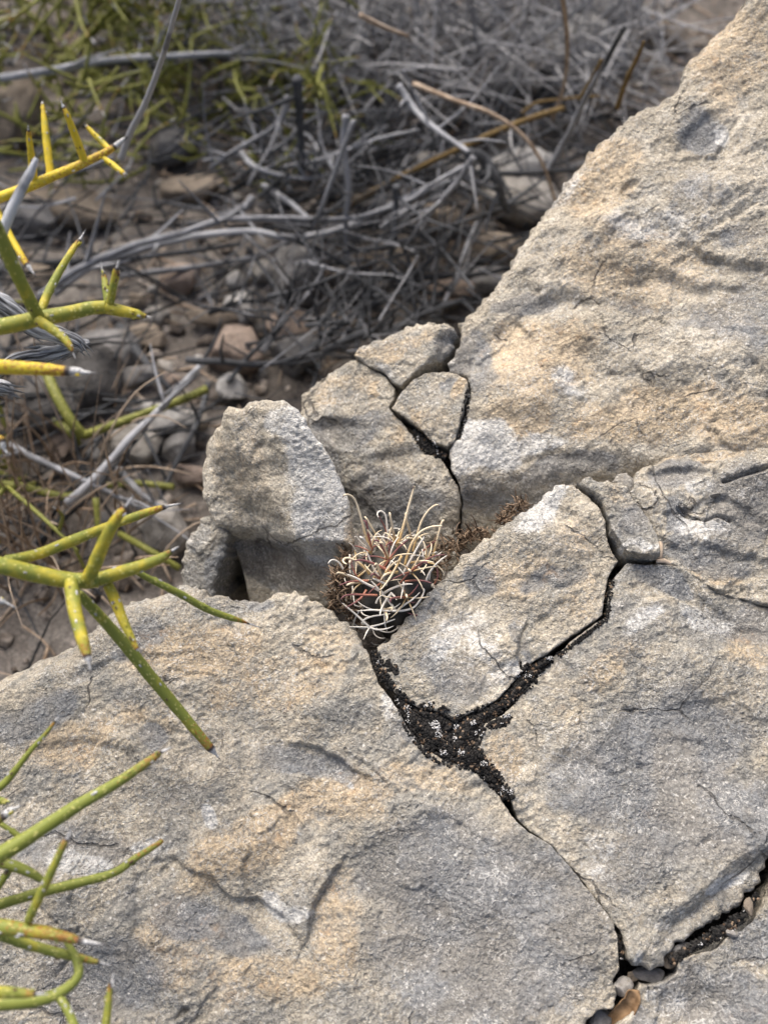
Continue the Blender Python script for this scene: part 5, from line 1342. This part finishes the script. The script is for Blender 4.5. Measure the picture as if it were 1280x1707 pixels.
HOOK = [  # traced long spines: points, start distance, end distance, colour, width
 ([(540, 650), (515, 560), (490, 480), (462, 370), (430, 270), (400, 222), (365, 203), (335, 210), (328, 228)], .418, .404, .1, 1.0),
 ([(735, 610), (760, 540), (800, 400), (835, 270), (862, 180), (872, 150), (862, 144), (855, 160)], .418, .412, .1, 1.15),
 ([(860, 640), (880, 560), (910, 450), (940, 380), (985, 318), (1030, 285), (1052, 284), (1055, 300)], .420, .414, .1, 1.0),
 ([(800, 740), (820, 660), (855, 570), (905, 500), (955, 465), (1020, 445), (1075, 444), (1095, 458)], .414, .408, .1, 1.05),
 ([(790, 800), (820, 740), (860, 670), (905, 590), (945, 530), (952, 516)], .412, .406, .85, 1.0),
 ([(690, 710), (640, 640), (600, 590), (545, 515), (515, 475), (500, 462)], .414, .408, .1, .9),
 ([(650, 620), (665, 570), (682, 510), (695, 460), (705, 435)], .418, .416, .1, .9),
 ([(665, 510), (662, 430), (650, 360), (622, 330), (596, 338), (590, 360), (605, 388)], .425, .42, .85, .8),
 ([(665, 505), (640, 440), (612, 385), (597, 352)], .425, .42, .55, .6),
 ([(530, 810), (490, 760), (430, 710), (370, 688), (338, 692), (328, 708), (342, 726), (372, 738)], .412, .404, .1, 1.0),
 ([(700, 800), (640, 765), (560, 730), (480, 705), (400, 708)], .408, .402, .55, 1.2),
 ([(640, 960), (570, 915), (500, 880), (420, 835), (340, 805)], .410, .404, .9, 1.1),
 ([(640, 955), (690, 925), (750, 900), (810, 886), (870, 886)], .410, .404, .9, 1.0),
 ([(640, 760), (680, 695), (740, 620), (790, 575), (835, 540)], .410, .406, .55, .9),
 ([(880, 780), (930, 725), (980, 690), (1040, 668), (1120, 660)], .414, .410, .55, .8),
 ([(960, 860), (985, 800), (1030, 740), (1080, 695), (1130, 660)], .416, .414, .9, .9),
 ([(830, 725), (890, 714), (960, 708), (1030, 722)], .412, .408, .1, .9),
 ([(725, 1085), (680, 1020), (620, 950), (570, 890), (530, 850)], .410, .406, .9, 1.0),
 ([(735, 1090), (640, 1088), (540, 1083), (420, 1092)], .408, .406, .9, .9),
 ([(735, 1090), (800, 1085), (870, 1060), (925, 990), (945, 930), (915, 912)], .410, .412, .9, .9),
 ([(740, 1085), (800, 1040), (860, 1000), (920, 940)], .410, .408, .9, .8),
 ([(700, 950), (660, 1000), (628, 1055), (612, 1105), (612, 1135)], .408, .404, .9, .95),
 ([(530, 1212), (430, 1120), (370, 1070), (310, 1020)], .412, .408, .9, .8),
 ([(530, 1212), (620, 1190), (690, 1165), (735, 1150)], .412, .408, .9, .75),
 ([(530, 1215), (590, 1232), (660, 1225), (722, 1200)], .412, .408, .9, .8),
 ([(528, 1218), (505, 1260), (482, 1312)], .412, .408, .9, .7),
 ([(525, 1215), (440, 1212), (365, 1210)], .412, .408, .9, .7),
 ([(490, 1190), (472, 1180), (500, 1150), (560, 1130), (640, 1118), (700, 1110)], .414, .406, .9, .8),
 ([(505, 930), (470, 985), (420, 1025), (340, 1070)], .408, .402, .6, .9),
 ([(590, 970), (500, 968), (400, 965), (335, 978), (305, 1010)], .408, .402, .6, .9),
 ([(520, 860), (440, 862), (360, 872), (290, 900)], .410, .404, .6, .9),
 ([(800, 865), (870, 857), (950, 862), (1010, 882)], .412, .408, .6, .9),
 ([(745, 795), (690, 798), (640, 820), (610, 862)], .406, .402, .1, 1.1),
 ([(330, 770), (300, 725), (265, 703), (235, 705), (210, 735)], .412, .406, .9, .8),
 ([(775, 670), (740, 740), (690, 830), (640, 900), (602, 940)], .404, .400, .1, 1.0),
 ([(700, 960), (720, 980), (738, 1010)], .408, .404, .9, .9),
 ([(790, 870), (780, 940), (765, 1005)], .408, .404, .85, .8),
 ([(790, 930), (810, 990), (850, 1025), (890, 1020)], .412, .410, .6, .7),
 ([(660, 580), (630, 545), (612, 555), (622, 578)], .42, .418, .1, .7),
 ([(690, 620), (640, 560), (600, 505), (580, 512)], .42, .416, .85, .7),
 ([(420, 620), (428, 720), (425, 830)], .42, .416, .1, .7),
 ([(540, 620), (480, 580), (430, 525), (412, 530)], .42, .414, .85, .7),
 ([(430, 640), (400, 590), (365, 565)], .42, .414, .85, .7),
 ([(380, 660), (378, 740), (385, 810)], .42, .416, .85, .6),
 ([(870, 740), (905, 760), (940, 800), (955, 826)], .414, .410, .9, .8),
 ([(520, 590), (516, 480), (512, 390)], .424, .42, .55, .7),
 ([(740, 620), (690, 580), (660, 545), (650, 500)], .42, .416, .55, .8),
 ([(800, 560), (850, 500), (885, 470)], .424, .420, .9, .5),
 ([(930, 640), (990, 590), (1045, 545)], .424, .42, .6, .8),
 ([(930, 620), (940, 680), (955, 730)], .424, .42, .9, .6),
 ([(600, 830), (560, 760), (530, 690), (500, 620)], .41, .406, .85, .9),
 ([(650, 800), (700, 740), (770, 690)], .405, .402, .1, .9),
 ([(560, 840), (600, 780), (640, 720), (650, 640)], .412, .410, .1, .9),
 ([(720, 760), (690, 690), (680, 600), (700, 540)], .414, .412, .55, .8),
 ([(760, 880), (830, 800), (900, 740)], .41, .406, .6, .7),
 ([(660, 890), (600, 860), (545, 840)], .406, .402, .9, 1.0),
 ([(440, 830), (500, 780), (560, 700)], .412, .410, .1, .8),
 ([(580, 1030), (600, 990), (640, 960)], .408, .404, .85, .8),
 ([(400, 900), (408, 980), (420, 1060)], .418, .414, .85, .6),
 ([(980, 880), (990, 820), (1000, 740)], .420, .418, .85, .5),
]
for pts, d0, d1, var, w in HOOK:
    n = len(pts)
    p = []
    for k, (x, y) in enumerate(pts):
        a, b = zp(x, y); p.append(P(a, b, d0 + (d1 - d0) * k / (n - 1)))
    spine(p, .00060 * w, var, cactus, 5, 7)

# ------------------------------------------------------------------ moss and lichen in the joints
def surf(px, py, up=0.0):
    return hit(px, py, PF, NF) + NF * up
from mathutils.bvhtree import BVHTree
bv_, bf_, off_ = [], [], 0
for V_, Q_ in ROCKS:
    x_, y_ = project(V_)
    k_ = ((x_ > 590) & (x_ < 1290) & (y_ > 600) & (y_ < 1640))
    k_ &= (x_ < 960) | (y_ > 940)
    f_ = Q_[k_[Q_].all(1)]
    u_, i_ = np.unique(f_, return_inverse=True)
    bv_ += V_[u_].tolist(); bf_ += (i_.reshape(-1, 4) + off_).tolist(); off_ += len(u_)
BVH = BVHTree.FromPolygons(bv_, bf_)
def granules(name, strokes, n, rad, mat, label, cat, plane=(PF, NF), up=-.0006, spread_up=.0012, white=0, seed=0):
    r_ = np.random.default_rng(seed)
    mb = MB(); v, f = ico(1); v4, f4 = ico(0); wb = MB(); gb = MB()
    segs = []
    for pts in strokes:
        for a, b in zip(pts[:-1], pts[1:]):
            segs.append((a, b, math.hypot(a[0] - b[0], a[1] - b[1]) * (a[2] + b[2]) * .5))
    A = np.array([s[2] for s in segs]); A /= A.sum()
    ks = r_.choice(len(segs), n, p=A)
    for k in ks:
        a, b, _ = segs[k]; u = r_.random(); w = a[2] + (b[2] - a[2]) * u
        off = np.clip(r_.normal(0, .30), -.64, .64) * w
        dx, dy = b[0] - a[0], b[1] - a[1]; L = math.hypot(dx, dy) + 1e-6
        x = a[0] + dx * u - dy / L * off; y = a[1] + dy * u + dx / L * off
        e = 1 - min(1, abs(off) / (w * .55 + 1e-6))
        c = hit(x, y, *plane) + plane[1] * (up + spread_up * (e - .35) * min(1, w / 30) + r_.normal(0, .0002))
        hl, hn, hi_, hd = BVH.ray_cast(Vector(c + plane[1] * .012), Vector(-plane[1]), .02)
        if hl is not None:
            dz = (np.array(hl) - c) @ plane[1]
            if dz > -.0035: c = c + plane[1] * max(dz + .0001, 0 if e > .45 else dz + .0001)
        s = r_.uniform(*rad)
        (gb if r_.random() < .05 + .15 * (perlin(np.array([[x / 30., y / 30., seed + 9]]))[0] > .2) else mb).add(c + v4 * s * r_.uniform(.7, 1.25, 3), None, f4, var=r_.uniform(-.5, .5))
        if white and r_.random() < white * (perlin(np.array([[x / 16., y / 16., seed]]))[0] > .34):
            for q in range(3):
                wb.add(c + NF * s * .95 + r_.normal(0, .00035, 3) + v4 * s * r_.uniform(.25, .5), None, f4)
    root = empty(name, c * 0 + mb.V[0].mean(0), label=label, cat=cat)
    b0 = mb.V[0].mean(0)
    props(mb.build('moss_cushion', M[mat], root, b0), kind='stuff')
    if gb.n: props(gb.build('brown_grit', M['brownmoss'], root, b0), kind='stuff')
    if white and wb.n: props(wb.build('white_crust', M['crust'], root, b0), kind='stuff')
granules('black_moss', [
    [(622, 1085, 7), (630, 1105, 13), (645, 1135, 12), (655, 1150, 7)], [(645, 1104, 8), (655, 1116, 12), (662, 1126, 6)],
    [(662, 1152, 8), (672, 1170, 16), (684, 1192, 30), (704, 1212, 44), (735, 1235, 56), (768, 1252, 48), (796, 1268, 26), (815, 1290, 22), (834, 1312, 16)],
    [(700, 1190, 24), (722, 1192, 30), (750, 1215, 40)], [(785, 1200, 34), (772, 1225, 50), (760, 1250, 44)], [(770, 1228, 50), (790, 1205, 34), (820, 1184, 18), (842, 1172, 14), (862, 1150, 22), (880, 1128, 26), (895, 1112, 16), (920, 1097, 8)],
    [(812, 1210, 12), (835, 1205, 14), (852, 1196, 8)], [(836, 1312, 12), (845, 1326, 16), (852, 1334, 10)], [(872, 1118, 8), (882, 1112, 8)], [(868, 1116, 5), (868, 1104, 4)]],
    6500, (.00042, .00082), 'moss', 'black crusty moss with white specks filling the forked crack below the cactus', 'moss', white=.4, up=-.0002, spread_up=.0022, seed=3)
granules('black_moss', [[(690, 716, 6), (705, 738, 18), (722, 752, 16), (742, 760, 7)]], 420, (.0004, .0008), 'moss', 'black moss in the short crack below the diamond shaped fragment', 'moss', plane=(PB, NB), up=-.001, white=.12, seed=5)
granules('black_moss', [[(783, 650, 5), (779, 680, 8), (771, 712, 7), (766, 735, 4)]], 260, (.0003, .0006), 'moss', 'thin black moss line along the right side of the diamond shaped fragment', 'moss', plane=(PB, NB), up=-.0012, white=.12, seed=6)
granules('black_moss', [[(1268, 1490, 6), (1240, 1530, 14), (1205, 1555, 16), (1170, 1572, 14), (1120, 1605, 10)], [(1034, 1560, 6), (1038, 1600, 8)]], 700, (.0004, .0009), 'moss', 'black moss lining the open crack in the lower right corner', 'moss', up=-.004, white=.15, seed=8)
granules('black_moss', [[(1020, 965, 5), (1014, 1000, 7), (1012, 1030, 6), (975, 1060, 6), (930, 1093, 7)]], 420, (.0003, .0006), 'moss', 'dark moss deep in the upper arm of the forked crack', 'moss', up=-.0035, seed=9)

def tangle(name, strokes, n, L, label, dist, seed, mat='brownmoss'):
    r_ = np.random.default_rng(seed)
    mb = MB(); b0 = P(strokes[0][0], strokes[0][1], dist)
    for k in range(n):
        a = strokes[r_.integers(0, len(strokes))]
        s = P(a[0] + r_.normal(0, a[2] * .45), a[1] + r_.normal(0, a[3] * .45), dist + a[4] + r_.normal(0, .0025))
        d = r_.normal(size=3) + [0, 0, .5]; d /= np.linalg.norm(d); l = L * r_.uniform(.5, 1.4)
        e = r_.normal(size=3) * l * .3
        w = r_.uniform(.00022, .00045)
        mb.tube([s, s + d * l * .5 + e * .4, s + d * l * .8 + e, s + d * l * .85 + e * 1.6], [w, w, w * .8, w * .3], 4, 2, var=r_.uniform(-.5, .5))
    root = empty(name, b0, label=label, cat='moss')
    props(mb.build('moss_strands', M[mat], root, b0), kind='stuff')
tangle('brown_moss', [(748, 918, 22, 18, .012), (768, 900, 22, 12, .012), (782, 894, 10, 10, .012), (806, 888, 18, 8, .012), (838, 866, 10, 8, .012), (852, 854, 14, 9, .012), (868, 842, 10, 9, .012), (725, 935, 16, 26, .012)], 430, .0036, 'dry brown moss tucked in the cleft between the wedge block and the boulder', .425, 21)
tangle('brown_moss', [(572, 985, 12, 26, .0), (584, 1010, 14, 20, .0), (565, 965, 10, 18, .0), (596, 1030, 10, 14, .004), (575, 940, 8, 26, .0), (560, 1000, 10, 16, .002), (700, 1000, 12, 18, .01), (720, 960, 12, 20, .01)], 700, .004, 'dry brown moss between the upright stone and the cactus', .424, 22)
# thin dry roots
for k, (pts, lab) in enumerate([([(1096, 895, -.001), (1100, 912, .001), (1099, 928, .001), (1097, 938, 0)], 'tan dry root lying in the crack right of the narrow fragment'),
                                ([(1092, 938, .001), (1105, 937, .0015), (1120, 942, .0008)], 'tan dry root end lying across the crack junction')]):
    p = np.array([surf(a, b, c) for a, b, c in pts]); mb = MB(); mb.tube(p, [.0008, .0011, .0011, .0006][:len(p)], 7, 5, wob=.3, var=.3)
    mb.build('dry_root', M['straw'], None, p[0], label=lab, cat='root')

# ------------------------------------------------------------------ bits caught in the lower right crack
def chip(px, py, up, s, ang, mat_t, label):
    k = _sk[0] % 9; _sk[0] += 1
    o = link('stone_chip', stone_meshes[k], None, surf(px, py, up))
    o.scale = tuple(q * px_ for q, px_ in zip(s, (1, 1, 1))); o.rotation_euler = ang
    o.color = TINTS[mat_t] + (1,)
    props(o, label=label, cat='stone', group='stone chips caught in the crack')
chip(1042, 1648, -.004, (.0042, .0052, .004), (.2, .2, .4), 'pale', 'pale stone chip above the curled brown leaf')
chip(1092, 1628, -.009, (.0075, .0035, .004), (.1, .0, -.1), 'grey', 'long grey stone chip wedged across the crack corner')
chip(1124, 1600, -.008, (.0035, .0065, .004), (.1, .2, -.3), 'tan', 'upright brown stone chip in the crack bend')
chip(1150, 1582, -.009, (.006, .0025, .003), (.0, .1, .2), 'grey', 'thin grey stone chip in the shallow part of the crack')
chip(1064, 1632, -.009, (.003, .003, .003), (.3, .2, .1), 'tan', 'tiny brown stone chip beside the long grey chip')
chip(1005, 1702, -.007, (.0055, .0045, .004), (.2, .1, .9), 'grey', 'dark stone chip at the bottom edge in the crack')
chip(1252, 1512, -.003, (.0022, .0042, .003), (.1, .3, -.2), 'tan', 'small brown stone chip on the right rim of the crack')
chip(1222, 1556, -.003, (.003, .002, .002), (.1, .3, -.2), 'pale', 'small pale stone chip on the right rim of the crack')
# curled leaf: a bent strip with rolled edges
nu_, nv_ = 26, 9
sp_ = [surf(1056, 1650, -.001), surf(1054, 1668, -.003), surf(1045, 1686, -.005), surf(1029, 1703, -.007), surf(1014, 1714, -.008)]
cl, _ = catmull(np.array(sp_), np.ones(5), 7)
LV = []
tl_ = np.gradient(cl, axis=0); tl_ /= np.linalg.norm(tl_, axis=1, keepdims=True)
for i_, (c, t_) in enumerate(zip(cl, tl_)):
    u = i_ / (len(cl) - 1); w = .0034 * math.sin(math.pi * min(.97, .16 + u * .80)) ** .7
    sd_ = np.cross(t_, NF); sd_ /= np.linalg.norm(sd_); n_ = np.cross(sd_, t_)
    for j_ in range(nv_):
        s = (j_ / (nv_ - 1) - .5) * 2
        LV.append(c + sd_ * w * math.sin(s * 1.25) + n_ * w * (.75 * (1 - math.cos(s * 1.5))) * (1 if s > 0 else .6) + n_ * .0003 * math.sin(u * 25 + s * 3))
LV = np.array(LV); mI = np.arange(len(cl) - 1)[:, None] * nv_ + np.arange(nv_ - 1)[None]
LQ = np.stack([mI, mI + 1, mI + nv_ + 1, mI + nv_], -1).reshape(-1, 4)
me = mk_mesh('curled_leaf', LV - LV[0], LQ, None, M['leaf'], {'var': np.zeros(len(LV))})
lo = link('curled_leaf', me, None, LV[0])
sm = lo.modifiers.new('thickness', 'SOLIDIFY'); sm.thickness = .0004
props(lo, label='curled brown dry leaf caught in the lower right crack', cat='leaf')
# small things resting on the rock
mb = MB(); p = np.array([surf(a, b, .0038) for a, b in ((700, 1432), (694, 1424), (683, 1423), (672, 1428))])
